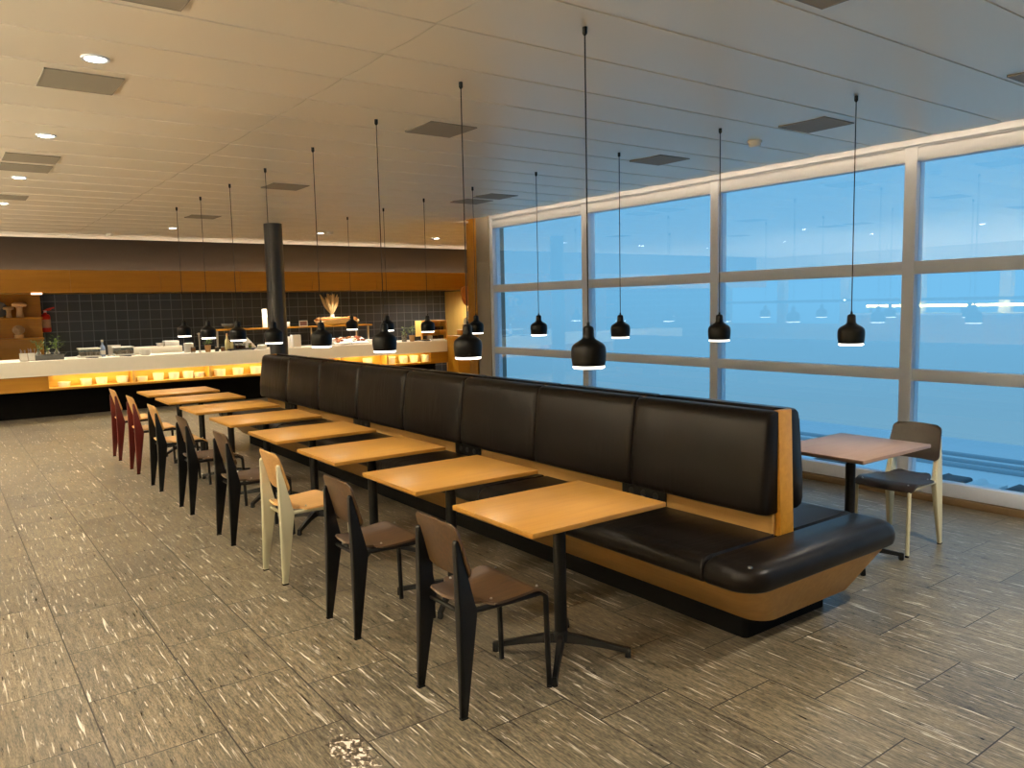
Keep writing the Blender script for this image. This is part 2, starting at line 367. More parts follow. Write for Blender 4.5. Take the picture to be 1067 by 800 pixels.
def tag(o, label, cat, group=None, kind=None):
    o['label'] = label
    if cat: o['category'] = cat
    if group: o['group'] = group
    if kind: o['kind'] = kind
    return o
def thing(name, label, cat, loc=(0, 0, 0), rz=0, group=None, world=False):
    o = bpy.data.objects.new(name, None); COL.objects.link(o); o.location = loc; o.rotation_euler = (0, 0, rz); o.empty_display_size = .1
    if world: o['_w'] = tuple(loc)
    return tag(o, label, cat, group)
def kids(o): return [c for c in bpy.data.objects if c.parent == o]
def dup(o, loc=None, rz=None, label=None, parent=None):
    c = o.copy(); COL.objects.link(c)
    if parent: c.parent = parent
    if loc is not None: c.location = loc
    if rz is not None: c.rotation_euler = (0, 0, rz)
    if label: c['label'] = label
    for k in kids(o): dup(k, parent=c)
    return c
def struct(name, mb, mat, label, parent=None, sharp=.6):
    o = mb.build(name, mat, parent, sharp=sharp); o['label'] = label
    if parent is None: o['kind'] = 'structure'
    return o
def XD(y):
    'inner face of the slanting facade beyond the pier'
    return 6.78 + (y-9.75)*.662
ORD = ['first', 'second', 'third', 'fourth', 'fifth', 'sixth', 'seventh', 'eighth']

# ================================================================== SETTING
HC = 2.88                         # ceiling height
WX = 6.5                          # room face of the window wall
XL, YN = -7.0, -4.0               # unseen left wall and wall behind the camera
struct('floor', MB().prism([(XL, YN), (6.66, YN), (6.66, 9.75), (XD(17.2), 17.2), (XL, 17.2)], 'z', -.25, 0), FLOOR, 'floor of streaked grey brown stone tiles')

def ceiling():
    mb = MB(); P = .485; y = 1.55 - 12*P
    sx = [XL, 1.842, 6.19]
    while y < 14.4:
        x_edges = [(XL, 1.8375), (1.8435, 6.19)] if y < 9.5 else [(XL, 1.8375), (1.8435, min(XD(y), 12) if y > 9.75 else 6.7)]
        y1 = min(y+P-.0025, 14.45)
        for xa, xb in x_edges:
            pts = []
            for i in range(9):
                t = i/8; pts.append((y+(y1-y)*t, HC + .005*(t**1.6) - .007*math.sin(PI*t)))
            pts += [(y1, HC+.03), (y, HC+.03)]
            mb.prism(pts, 'x', xa, xb)
        y += P
    return mb
struct('ceiling', ceiling(), CEIL, 'ceiling of long satin metal panels', sharp=.35)
struct('ceiling_slab', MB().prism([(XL-.2, YN-.2), (6.66, YN-.2), (6.66, 9.75), (XD(17.2)+.1, 17.2), (XL-.2, 17.2)], 'z', 3.2, 3.4), GREYWALL, 'concrete slab above the ceiling panels')
# recess edge towards the windows
struct('trim_1', MB().box(6.17, 6.19, YN, 9.56, HC+.0, HC+.10), ALU, 'ceiling edge trim along the light cove at the windows')
tw = MB(); tw.box(6.50, 6.62, YN, 9.95, 2.86, 3.2); tw.box(6.485, 6.5, YN, 9.3, 2.885, 2.895)
struct('trim_2', tw, ALU, 'lit header above the windows')
struct('baseboard_right', MB().box(6.47, 6.56, YN, 9.3, 0, .055, .004), SKIRT, 'low wooden baseboard under the windows')

# curtain wall: one bay per window
bays = [(-3.9, -.80), (-.80, 1.27), (1.27, 3.32), (3.32, 5.315), (5.315, 7.30), (7.30, 9.30)]
bars = [(.06, .17), (.98, 1.075), (1.855, 1.96), (2.755, 2.87)]
for i, (y0, y1) in enumerate(bays):
    mb = MB()
    for z0, z1 in bars: mb.box(WX, WX+.10, y0+.05, y1-.05, z0, z1, .003)
    mb.box(WX-.004, WX+.13, y0-.05 if i else y0, y0+.05, .05, 2.87, .003)
    if i == len(bays)-1: mb.box(WX-.004, WX+.13, y1-.05, y1+.02, .05, 2.87, .003)
    w = struct('window_%d' % (i+1), mb, ALU, 'window bay with pale metal frame of four stacked bars')
    g = MB()
    for (za, zb) in ((.17, .98), (1.075, 1.855), (1.96, 2.755)):
        g.box(WX+.05, WX+.062, y0+.05, y1-.05, za, zb)
    g.build('glass_pane', GLASS, w)
# pier and timber edge at the far end of the windows
pr = MB().box(6.48, 6.75, 9.32, 9.64, 0, 2.3, .002); pr.box(6.48, 6.75, 9.32, 9.64, 2.303, HC+.3, .002)
struct('wall_right', pr, PIER, 'narrow grey clad pier beside the last window')
struct('trim_3', MB().box(6.46, 6.75, 9.642, 9.86, 0, HC+.3, .003), OAK_X, 'timber edge of the pier')
struct('wall_right_return', MB().prism([(6.75, 9.70), (6.87, 9.70), (XD(17.2)+.11, 17.2), (XD(17.2), 17.2), (6.75, 9.76)], 'z', 0, 3.2), PALE_OAK, 'slanting oak clad wall behind the pier')
struct('wall_side', MB().box(10.2, 10.3, 15.2, 16.6, 0, 2.02), PALE_OAK, 'pale timber side wall at the right of the black tiles')
# back wall
struct('wall_back', MB().box(XL, XD(16.6), 16.6, 16.9, 0, 3.2), TILE, 'back wall of small black tiles with grey joints')
struct('wall_back_upper', MB().box(XL, XD(14.86), 14.86, 14.95, 2.30, 3.2), BULK, 'dark brown bulkhead above the bar')
sf = MB()
for k in range(12):
    xa = -6.3+1.36*k
    sf.box(xa+.003, min(xa+1.357, XD(14.5)), 14.48, 14.5, 2.02, 2.38)
sf.box(XL, XD(14.5), 14.5, 14.52, 2.02, 2.378)
sf.prism([(XL, 14.52), (XD(14.52), 14.52), (XD(16.6), 16.6), (XL, 16.6)], 'z', 2.04, 2.30)
struct('wall_back_soffit', sf, OAK_X, 'oak clad soffit over the bar')
# left wall with windows, wall behind the camera
lw = MB(); lw.box(XL-.2, XL, YN, 16.6, 0, .95); lw.box(XL-.2, XL, YN, 16.6, 2.45, 3.2)
for k in range(11): lw.box(XL-.2, XL, YN+2*k-.12, YN+2*k+.12, .95, 2.45)
struct('wall_left', lw, GREYWALL, 'left wall with a row of windows')
struct('wall_near', MB().box(XL, 6.6, YN-.2, YN, 0, 3.2), GREYWALL, 'wall at the near end of the room')
# oak niche wall left of the tiles, with shelves
nw = MB(); nw.box(-2.2, 1.60, 16.3, 16.6, 0, 2.04)
struct('wall_niche', nw, OAK_X, 'oak wall with shelves left of the tiles')

# round dark pillar
pl = MB().lathe([(.125, 0), (.125, HC+.02)], 32, (3.97, 11.0, 0)); pl.lathe([(.0, .0), (.15, 0), (.15, .04), (.126, .04)], 32, (3.97, 11.0, 0))
struct('pillar', pl, plain('dark_pillar_paint', rgb(48, 46, 44), .4), 'round dark pillar between bench and bar')

# outside: snowy apron in fog, kerb lines and parked vehicles
struct('ground', MB().box(10, 44, -30, 60, -6.4, -6), SNOW, 'snowy airport apron below the windows')
for i, (x, w_) in enumerate(((36.4, .35), (37.6, .25), (39.0, .3))):
    struct('kerb' if i == 0 else 'kerb.%03d' % i, MB().box(x, x+w_, -20, 40, -6, -5.85, .02), KERB, 'kerb line across the apron')
def vehicle(x, y, h, l, mat, label):
    t = thing('parked_vehicle', label, 'vehicle', (x, y, -6), 0, 'vehicles parked outside', True)
    MB().prism([(y-l/2, -5.7), (y-l/2, -5.2), (y-l*.42, -6+h), (y+l*.2, -6+h), (y+l*.3, -5.15), (y+l/2, -5.1), (y+l/2, -5.7)], 'x', x, x+1.7, .06, 2).build('body', mat, t)
    for dy in (-.3, .3):
        MB().lathe([(0, -.1), (.3, -.1), (.32, 0), (.3, .1), (0, .1)], 14, mtx=Matrix.Translation((x+.05, y+dy*l, -5.68)) @ Matrix.Rotation(PI/2, 4, 'Y')).build('wheel', RUBBER, t)
vehicle(29.3, 13.6, .85, .9, VEH, 'dark vehicle outside, leftmost of those seen under the right window')
vehicle(29.3, 12.4, .72, .9, VEHW, 'white vehicle outside below the right window')
vehicle(29.3, 11.1, .78, 1.0, VEH, 'dark vehicle outside, nearest the right edge of the photo')
vehicle(29.3, 18.6, .8, .9, VEH, 'dark vehicle outside, seen behind the window side table')

# ================================================================== LIGHT FITTINGS IN THE CEILING
def vent(px, py, label, xa, xb, ya, yb):
    t = thing('ceiling_vent', label, 'vent', ((xa+xb)/2, (ya+yb)/2, HC-.0095), 0, 'square grey panels in the ceiling', True)
    MB().box(xa+.006, xb-.006, ya+.006, yb-.006, HC-.0095, HC+.02).build('perforated_panel', VENT, t)
    f = MB()
    for a in ((xa, xb, ya, ya+.006), (xa, xb, yb-.006, yb), (xa, xa+.006, ya, yb), (xb-.006, xb, ya, yb)): f.box(a[0], a[1], a[2], a[3], HC-.0105, HC+.02)
    f.build('frame', PIER, t)
vents = [(.54, 4.53, 'grey ceiling vent below the largest downlight at the left'), (.54, 3.05, 'grey ceiling vent cut off by the top edge at the left'),
 (.54, 6.98, 'grey ceiling vent at the left edge, nearer of a pair'), (.54, 7.46, 'grey ceiling vent at the left edge, farther of a pair'),
 (.54, 9.41, 'grey ceiling vent farthest along the left edge'),
 (2.72, 4.53, 'grey ceiling vent above the middle of the bench row'), (2.72, 7.46, 'grey ceiling vent to the right of the pillar top'), (2.72, 10.36, 'grey ceiling vent behind the farthest pendant cords'),
 (4.92, 4.58, 'grey ceiling vent near the window, above the second bay'), (4.88, 3.08, 'grey ceiling vent near the window, next to the smoke detector'),
 (4.97, 7.07, 'grey ceiling vent over the far window, nearer of a pair'), (4.97, 7.55, 'grey ceiling vent over the far window, farther of a pair'),
 (4.90, 1.63, 'grey ceiling vent cut off by the right edge'), (2.72, 1.61, 'grey ceiling vent cut off by the top edge at the right')]
for x, y, lb in vents: vent(0, 0, lb, x, x+.36, y, y+.355)

def downlight(x, y, label, on=True, power=200):
    t = thing('downlight', label, 'downlight', (x, y, HC-.004), 0, 'recessed ceiling downlights')
    MB().lathe([(.062, .004), (.062, -.009), (.052, -.010), (.0462, -.007), (.0462, .004)], 28).build('trim_ring', ALU, t)
    MB().lathe([(0, -.0075), (.046, -.0075), (.046, .006), (0, .006)], 28).build('lens', DL_GLOW, t)
    sp = bpy.data.lights.new('downlight_beam', 'SPOT'); sp.energy = power; sp.color = (1, .91, .76); sp.spot_size = math.radians(125); sp.spot_blend = .7; sp.shadow_soft_size = .045
    so = bpy.data.objects.new('downlight_beam', sp); COL.objects.link(so); so.parent = t; so.location = (0, 0, -.014)
dl = [(.72, 4.24, 'nearest lit downlight at the upper left'), (.72, 6.20, 'second lit downlight along the left ceiling'), (.72, 8.17, 'third lit downlight along the left ceiling'),
 (.72, 10.11, 'fourth lit downlight at the left edge of the ceiling'), (2.9, 12.09, 'small lit downlight left of the pillar'), (5.1, 12.0, 'small lit downlight right of the pillar'),
 (7.33, 12.15, 'small lit downlight at the far right of the bar ceiling'), (6.9, 10.4, 'small lit downlight beside the timber pier')]
for (x, y, lb), pw in zip(dl, (130, 140, 170, 200, 260, 260, 200, 120)): downlight(x, y, lb, power=pw)
for x, y, pw in ((.72, 2.27, 130), (.72, .31, 120), (-1.48, .31, 80), (-1.48, 2.27, 80), (-1.48, 4.24, 80), (-1.48, 6.2, 90), (-1.48, 8.17, 120), (-1.48, 10.1, 180), (.72, 12.09, 260), (-1.48, 12.09, 260),
                 (4.4, .7, 330), (5.7, -.9, 300)):  # rows carried on unseen; the last one is added to brighten the floor
    downlight(x, y, 'unseen downlight outside the picture', power=pw)

def smoke(x, y, lb):
    t = thing('smoke_detector', lb, 'smoke detector', (x, y, HC-.005), 0, 'smoke detectors on the ceiling')
    MB().lathe([(.0, 0), (.055, 0), (.055, -.018), (.0, -.018)], 24).build('base', WHITE, t)
    MB().lathe([(.046, -.018), (.046, -.034), (.036, -.046), (.018, -.05), (0, -.05)], 24).build('sensor_head', WHITE, t)
smoke(5.15, 3.83, 'white smoke detector near the window ceiling edge'); smoke(2.29, 13.31, 'white smoke detector above the bar at the left'); smoke(5.16, 11.76, 'white smoke detector right of the pillar')

# light strips in coves
def strip(name, x0, x1, y0, y1, z0, z1, mat, label):
    tag(MB().box(x0, x1, y0, y1, z0, z1).build(name, mat), label, 'led strip', 'warm light strips')
strip('led_strip', 6.10, 6.15, YN+.1, 9.5, HC+.05, HC+.06, LED_WARM2, 'warm light strip hidden in the window cove')
strip('led_strip', XL+.1, 9.8, 14.62, 14.66, 2.305, 2.32, LED_WARM, 'warm light strip on top of the oak soffit')

# ================================================================== PENDANTS
def pendant(x, y, zb, label, group):
    t = thing('pendant_lamp', label, 'pendant lamp', (x, y, zb), 0, group)
    MB().lathe([(.0735, .0135), (.0752, .022), (.0774, .038), (.0792, .055), (.0797, .070), (.0792, .084), (.0772, .096), (.0742, .103), (.0695, .109), (.0620, .1155), (.0520, .1215), (.0420, .1275),
                (.0340, .1325), (.0285, .138), (.0260, .145), (.0255, .160), (.0247, .178), (.0232, .185), (.0190, .190), (.0120, .193), (.0070, .195), (.0058, .210), (0, .211)], 40).build('lamp_shade', BLACK_SATIN, t)
    MB().lathe([(0, .001), (.068, .001), (.0725, .005), (.0725, .0145), (.0, .0145)], 40).build('diffuser', LAMP_GLOW, t)
    MB().tube([(0, 0, .205), (0, 0, HC-zb)], .0032, 8).build('cord', plain('pendant_cord', rgb(34, 30, 28), .6) if 'pendant_cord' not in bpy.data.materials else bpy.data.materials['pendant_cord'], t)
    MB().lathe([(0, HC-zb+.006), (.011, HC-zb+.006), (.011, HC-zb-.032), (.004, HC-zb-.042), (0, HC-zb-.042)], 14).build('ceiling_fitting', BLACK, t)
    sp = bpy.data.lights.new('pendant_bulb', 'SPOT'); sp.energy = 9.5; sp.color = (1, .86, .64); sp.spot_size = math.radians(140); sp.spot_blend = .6; sp.shadow_soft_size = .05
    so = bpy.data.objects.new('pendant_bulb', sp); COL.objects.link(so); so.parent = t; so.location = (0, 0, -.004)
    return t
def pend_label(i, row):
    return ('%s black bell pendant from the camera in the row over the oak tables' if row == 0 else '%s black bell pendant from the right in the row on the window side') % ORD[i]
rows = [(2.395, [2.67, 3.67, 4.67, 5.71, 6.75, 7.74, 8.75, 9.75]), (4.56, [2.67, 3.68, 4.69, 5.77, 6.82, 7.81, 8.79, 9.82])]
ZB = [1.378, 1.382, 1.372, 1.385, 1.385, 1.40, 1.40, 1.395]
P0 = pendant(2.395, 2.67, 0, '', '')
for r, (x, ys) in enumerate(rows):
    for i, y in enumerate(ys):
        zb = ZB[i]
        o = P0 if (r, i) == (0, 0) else dup(P0)
        o.location = (x, y, 1.382); o['label'] = pend_label(i, r); o['group'] = 'black pendants over the oak tables' if r == 0 else 'black pendants on the window side'
for o in [o for o in bpy.data.objects if o.name.startswith('cord')]: pass
for me in (P0.children if False else [k for k in kids(P0)]):
    if me.type == 'MESH' and (me.name.startswith('cord') or me.name.startswith('ceiling_fitting')):
        for v in me.data.vertices:
            if v.co.z > .3: v.co.z += -1.382

# ================================================================== TABLES
def make_table(label, top, group):
    t = thing('dining_table', label, 'table', (0, 0, 0), 0, group)
    MB().box(-.398, .398, -.31, .31, .716, .74, .004, 2).build('tabletop', top, t)
    mb = MB(); mb.box(-.16, .16, -.13, .13, .706, .716, .003); mb.build('mounting_plate', BLACK, t)
    mb = MB()
    mb.prism([(.024*math.cos(a)*(1.15 if abs(math.cos(a)) > .7 else 1), .024*math.sin(a)) for a in [2*PI*k/20 for k in range(20)]], 'z', .085, .706, .002)
    mb.lathe([(.0305, .07), (.0305, .62), (.0265, .625), (.0265, .63)], 28)
    mb.build('column', BLACK, t)
    h = MB().lathe([(0, .062), (.030, .062), (.036, .070), (.036, .112), (.031, .12), (0, .12)], 24); h.build('hub', BLACK, t)
    for k in range(4):
        a = PI/4 + k*PI/2; R = Matrix.Rotation(a, 4, 'Z')
        def ring(x, w, z0, z1): return [R @ Vector(p) for p in ((x, -w, z0), (x, -w*.7, z1), (x, w*.7, z1), (x, w, z0))]
        m = MB().loft([ring(.02, .021, .064, .110), ring(.10, .019, .060, .098), ring(.20, .016, .046, .074), ring(.30, .014, .028, .052), ring(.325, .0135, .024, .048)])
        m.loft([ring(.305, .0145, 0.004, .048), ring(.332, .0145, .004, .046)])
        leg = m.build('foot', BLACK, t)
        MB().lathe([(0, 0), (.013, 0), (.013, .006), (0, .006)], 12, tuple(R @ Vector((.319, 0, 0)))).build('glide', RUBBER, leg)
    return t
TY = [2.81, 3.78, 4.78, 5.80, 6.86, 7.90, 8.95, 9.91]
T0 = make_table('', OAK_TOP, 'oak tables along the bench')
for i, y in enumerate(TY):
    o = T0 if i == 0 else dup(T0)
    o.location = (2.321, y, 0)
    o['label'] = 'oak topped pedestal table nearest the camera' if i == 0 else ('oak topped pedestal table farthest down the bench' if i == 7 else '%s oak topped pedestal table from the camera along the bench' % ORD[i])
wt = make_table('brown topped pedestal table on the window side of the bench', WALNUT_TOP, 'window side table'); wt.location = (4.655, 2.71, 0)

# ================================================================== CHAIRS
def make_chair(label, frame, ply, front=None):
    front = front or frame
    t = thing('dining_chair', label, 'chair', (0, 0, 0), 0, 'plywood chairs with sheet metal legs')
    prof = [(-.016, .006), (.016, .006), (.078, .42), (.080, .438), (.071, .468), (.012, .730), (.006, .742), (-.005, .740), (-.010, .728), (-.008, .45)]
    for sgn in (-1, 1):
        yc = sgn*.175
        m = MB(); ys = yc-.017; ye = yc+.017
        # tapered hollow leg: thick at seat height, thin at both ends
        b = bmesh.new(); A = []; B = []
        for (x, z) in prof:
            w = .0105 + .0085*max(0, 1-abs(z-.45)/.42)
            yy = yc*(1-.155*z/.75); A.append(b.verts.new((x, yy-w, z))); B.append(b.verts.new((x, yy+w, z)))
        b.faces.new(A); b.faces.new(B[::-1]); n = len(prof)
        for i in range(n): b.faces.new((A[i], B[i], B[(i+1) % n], A[(i+1) % n]))
        bmesh.ops.recalc_face_normals(b, faces=b.faces); m._bevel(b, .004, 2, .4); m._take(b)
        leg = m.build('rear_leg', frame, t)
        MB().box(-.017, .017, yc-.0115, yc+.0115, 0, .008, .002).build('foot_cap', RUBBER, leg)
    # back: bent board leaning on the legs
    def back(u, v):
        a = (u-.5)*2; z0, z1 = .575, .812
        z = z0 + (z1-z0)*v
        # rounded corners
        hw = .180 - .018*v
        cz = .045
        if v > .86: hw -= .030*((v-.86)/.14)**3
        if v < .16: hw -= .03*((.16-v)/.16)**2.6
        y = a*hw
        top = .008*abs(a)**2.4 if v > .5 else 0
        x = .0755-(z-.475)*.275 + .022*(a*a-.72) + .006
        return (x, y, z-top*(v-.5)*2)
    MB().sheet(back, 28, 22, .010).build('backrest', ply, t)
    # seat: saddle shaped board, narrower between the legs
    def seat(u, v):
        s = v; a = (u-.5)*2
        x = .018 + .422*s
        if x < .125: hw = .112 + .036*min(1, max(0, x/.11))
        else: hw = .148 + .050*min(1, (x-.125)/.022)
        hw = hw if x < .125 else hw + .006*(x-.147)/.33
        if s < .1: hw *= .70 + .3*math.sqrt(max(0, 1-((.1-s)/.1)**2))
        if s > .93: hw *= .93 + .07*math.sqrt(max(0, 1-((s-.93)/.07)**2))
        z = .456 + .006*s + .010*a*a*(1-.5*s) - .012*math.sin(PI*min(1, s/.85)) + .012*(1-s)*0
        if s > .78: z -= .042*((s-.78)/.22)**2
        if s < .18: z += .012*((.18-s)/.18)**2
        return (x, a*hw, z)
    se = MB().sheet(seat, 24, 44, .011).build('seat', ply, t)
    for (x, y) in ((.405, -.155), (.405, .155), (.16, -.16), (.16, .16)):
        MB().lathe([(.0055, -.002), (.0055, .002), (.003, .0045), (0, .005)], 12, (x, y, .466 if x < .3 else .462)).build('screw', STEEL, se)
    for sgn in (-1, 1):
        y0, y1 = sgn*.172, sgn*.178
        pts = [(.075, y0*.95, .437), (.25, sgn*.175, .437), (.40, y1, .437)]
        for k in range(1, 7):
            a = k/6*PI/2; pts.append((.40+.035*math.sin(a), y1, .402+.035*math.cos(a)))
        pts += [(.438, sgn*.179, .25), (.445, sgn*.181, .012)]
        lg = MB().tube(pts, [.0125]*len(pts), 12).build('front_leg', front, t)
        MB().lathe([(0, 0), (.0125, 0), (.0125, .014), (0, .014)], 14, (.4453, sgn*.181, 0)).build('foot_cap', RUBBER, lg)
    for xx, zz in ((.05, .412), (.385, .430)): MB().tube([(xx, -.160 if xx < .1 else -.174, zz), (xx, .160 if xx < .1 else .174, zz)], .0105, 12).build('cross_rail', front, t)
    return t
CY = [2.775, 3.77, 4.785, 5.815, 6.915, 8.00, 9.01, 9.99]
cd = [('black framed chair with dark walnut seat, nearest the camera', BLACK, WALNUT), ('black framed chair with dark walnut seat, between nearest chair and cream chair', BLACK, WALNUT),
      ('cream framed chair with light oak seat and back', CREAM, OAK_CHAIR), ('black framed dark walnut chair just behind the cream chair', BLACK, WALNUT),
      ('black framed dark walnut chair, second behind the cream chair', BLACK, WALNUT), ('black framed chair with light oak seat and back', BLACK, OAK_CHAIR),
      ('light oak chair with red rear legs, nearer of the two red ones', RED, OAK_CHAIR), ('light oak chair with red rear legs, farthest of the row', RED, OAK_CHAIR)]
for (lb, fr, ply), y in zip(cd, CY):
    make_chair(lb, fr, ply, BLACK if fr is RED else None).location = (1.628, y, 0)
wc = make_chair('cream framed chair with dark seat at the window side table', CREAM, DARK_PLY)
wc.location = (5.40, 2.665, 0); wc.rotation_euler = (0, 0, PI)

# ================================================================== BENCH
def rrect(x0, x1, y0, y1, r, z, n=7):
    out = []
    for cx, cy, a0 in ((x1-r, y1-r, 0), (x0+r, y1-r, PI/2), (x0+r, y0+r, PI), (x1-r, y0+r, 1.5*PI)):
        for k in range(n):
            a = a0 + PI/2*k/(n-1); out.append((cx+r*math.cos(a), cy+r*math.sin(a), z))
    return out
BX = 3.485; BY0, BY1 = 2.09, 10.21
bench = thing('bench', 'long double sided bench in dark brown leather on an oak base', 'bench', (BX, 6.15, 0), 0, None, True)
MB().prism([p[:2] for p in rrect(3.14, 3.83, 2.36, 9.94, .03, 0)], 'z', 0, .15).build('plinth', BLACK_MATTE, bench)
sk = []
for x0, x1, y0, y1, r, z in ((3.10, 3.87, 2.235, 10.065, .10, .128), (3.08, 3.89, 2.225, 10.075, .11, .134), (2.865, 4.105, 2.118, 10.182, .13, .362), (2.885, 4.085, 2.14, 10.16, .12, .368)):
    sk.append(rrect(x0, x1, y0, y1, r, z, 9))
MB().loft(sk).build('wood_skirt', OAK_BASE, bench)
def cushion(x0, x1, y0, y1, front=None, rear=None, name='seat_cushion', rc=.14):
    "seat cushion; front/rear say which end carries the rounded outer corners"
    mb = MB(); rings = []
    lv = [(.020, .356), (.006, .368), (0, .392), (.000, .420), (.008, .445), (.022, .461), (.042, .471), (.075, .4765)]
    for ins, z in lv:
        xa = x0+ins if x0 < 2.9 else x0+min(ins*.35, .012); xb = x1-ins if x1 > 4.1 else x1-min(ins*.35, .012)
        ya = y0+(ins if front else min(ins*.35, .014)); yb = y1-(ins if rear else min(ins*.35, .014))
        # corner radii per corner
        out = []
        def corner(cx, cy, sx, sy, r, a0):
            for k in range(9):
                a = a0+PI/2*k/8; out.append((cx-sx*r+r*math.cos(a), cy-sy*r+r*math.sin(a), z))
        rr = lambda big: max(.015, rc-ins*.5) if big else .012
        corner(xb, yb, 1, 1, rr(rear and x1 > 4.1), 0); corner(xa, yb, -1, 1, rr(rear and x0 < 2.9), PI/2)
        corner(xa, ya, -1, -1, rr(front and x0 < 2.9), PI); corner(xb, ya, 1, -1, rr(front and x1 > 4.1), 1.5*PI)
        rings.append(out)
    mb.loft(rings)
    return mb.build(name, LEATHER, bench, sharp=1.0)
cushion(2.825, 4.145, BY0, 2.372, front=True); cushion(2.825, 4.145, 9.93, BY1, rear=True)
ns = 4; sl = (9.926-2.376)/ns
for k in range(ns):
    ya, yb = 2.376+k*sl, 2.376+(k+1)*sl-.003
    cushion(2.825, 3.42, ya, yb); cushion(3.55, 4.145, ya, yb)
# leather buttons at the front corner
MB().lathe([(0, 0), (.012, 0), (.010, .006), (0, .008)], 16, (2.905, 2.165, .468)).build('stud', STEEL, bench)
# timber core: low rail, end posts
mb = MB(); mb.box(3.40, 3.57, 2.40, 9.92, .466, .585); mb.build('back_rail', OAK_BASE, bench)
mb = MB(); mb.box(3.437, 3.533, 2.40, 9.92, .585, 1.095); mb.build('back_panel', OAK, bench)
for y0, s_ in ((2.368, 1), (9.952, -1)):
    MB().prism([(y0, .462), (y0+s_*.022, 1.112), (y0+s_*.055, 1.112), (y0+s_*.055, .462)], 'x', 3.43, 3.54, .002).build('end_post', OAK, bench)
for y in (3.30, 5.24, 7.18, 9.10):
    for sx in (-1, 1):
        xx = 3.40 if sx < 0 else 3.57
        s_ = MB().box(min(xx, xx+sx*.012), max(xx, xx+sx*.012), y-.18, y+.18, .479, .575, .002).build('socket_panel', BLACK_SATIN, bench)
        for dy in (-.10, 0, .10):
            MB().lathe([(.022, 0), (.022, .003), (.017, .003), (.017, .001), (0, .001)], 18, mtx=Matrix.Translation((xx+sx*.012, y+dy, .527)) @ Matrix.Rotation(sx*PI/2, 4, 'Y')).build('socket', plain('socket_grey', rgb(26, 26, 27), .4) if 'socket_grey' not in bpy.data.materials else bpy.data.materials['socket_grey'], s_)
def back_cushion(y0, y1, sx):
    c = BX
    prof = [(.052, .575), (.135, .575), (.178, .590), (.192, .625), (.186, .75), (.168, .90), (.148, 1.05), (.132, 1.095), (.105, 1.112), (.052, 1.112)]
    b = bmesh.new(); nY = 14; rings = []
    for j in range(nY+1):
        t = j/nY; y = y0 + (y1-y0)*t
        e = min(t, 1-t)*(y1-y0)
        k = 1 if e > .05 else math.sqrt(max(0, 1-((.05-e)/.05)**2))
        ring = []
        for (d, z) in prof:
            dd = .052 + (d-.052)*(.80+.20*k); zc = .845; zz = zc+(z-zc)*(.975+.025*k)
            ring.append((c+sx*dd, y, zz))
        rings.append(ring)
    # refine near the ends
    ys = [0, .006, .014, .026, .05]; rings = []
    L_ = y1-y0; tt = ys + [L_*q for q in (.2, .35, .5, .65, .8)] + [L_-q for q in ys[::-1]]
    for e0 in tt:
        e = min(e0, L_-e0); k = 1 if e >= .05 else math.sqrt(max(0, 1-((.05-e)/.05)**2))
        puff = .006*math.sin(PI*e0/L_)
        rings.append([(c+sx*(.052+(d-.052+(puff if .1 < d else 0))*(.78+.22*k)), y0+e0, .845+(z-.845)*(.965+.035*k)) for d, z in prof])
    MB().loft(rings).build('back_cushion', LEATHER, bench, sharp=1.0)
for k in range(8):
    ya = 2.392+.941*k
    back_cushion(ya, ya+.939, -1); back_cushion(ya, ya+.939, 1)

# ================================================================== BAR COUNTER
CYF = 14.40; BXL, BXR = -3.2, 8.92
bar = thing('bar_counter', 'long white topped bar counter with oak front and lit niches', 'bar counter', (2.9, 14.8, 0), 0, None, True)
MB().box(BXL, BXR, CYF, 15.35, .73, .95, .006).build('worktop', STONE_WHITE, bar)
MB().box(BXL, BXR, CYF+.001, CYF+.02, .708, .731).build('fascia_lip', STONE_WHITE, bar)
MB().box(BXL, BXR-.05, 14.92, 15.3, 0, .47).build('kick_base', BLACK_MATTE, bar)
bay_edges = [1.44, 2.69, 3.94, 5.20, 6.45, 7.45, 8.42]
mb = MB(); mb.box(BXL, BXR, CYF+.02, 15.3, .47, .505, .002)
mb.box(BXL, 1.44, CYF+.02, 14.92, .505, .73); mb.box(8.46, BXR, CYF+.02, 14.92, .505, .73)
mb.build('oak_front', OAK_X, bar)
MB().box(1.44, 8.46, 14.72, 14.92, .505, .73).build('niche_back', NICHE, bar)
MB().box(1.44, 8.46, CYF+.022, 14.72, .5052, .508).build('niche_shelf', NICHE, bar)
for x in bay_edges[1:-1]:
    MB().box(x-.02, x+.02, CYF+.02, 14.72, .505, .73).build('niche_divider', NICHE, bar)
for a, b_ in zip(bay_edges, bay_edges[1:]):
    MB().box(a+.05, b_-.05, CYF+.024, CYF+.045, .716, .728).build('niche_light', LED_YELLOW, bar)

def bowl(px, pb, hpx, wpx, label, group='white bowls in the lit niches', Y=14.56, mat=None):
    p = at(px, pb, Y); s = (at(px+1, pb, Y)-p).length; w = wpx*s/2; h = hpx*s
    p.z = .508
    h = min(h*.92, .15)
    o = MB().lathe([(0, 0), (w*.82, 0), (w*.88, .006), (w, h*.85), (w, h), (w*.93, h), (w*.86, .02), (0, .016)], 22).build('bowl', mat or WHITE)
    o.location = p
    return tag(o, label, 'bowl', group)
n1 = [(67, 400, 6.5, 13.5), (90, 398.5, 8.5, 12.5), (106, 397, 8.5, 12.5), (127.5, 395.5, 8.5, 12.5)]
n2 = [(148, 394.5, 6, 12), (165, 393, 9, 11.5), (181, 391, 8, 11.5), (196, 390, 8.5, 11.5), (207.5, 390, 6, 11)]
n3 = [(229, 388.5, 8, 12), (248, 386.5, 8, 11.5), (266.5, 385, 8, 11.5)]
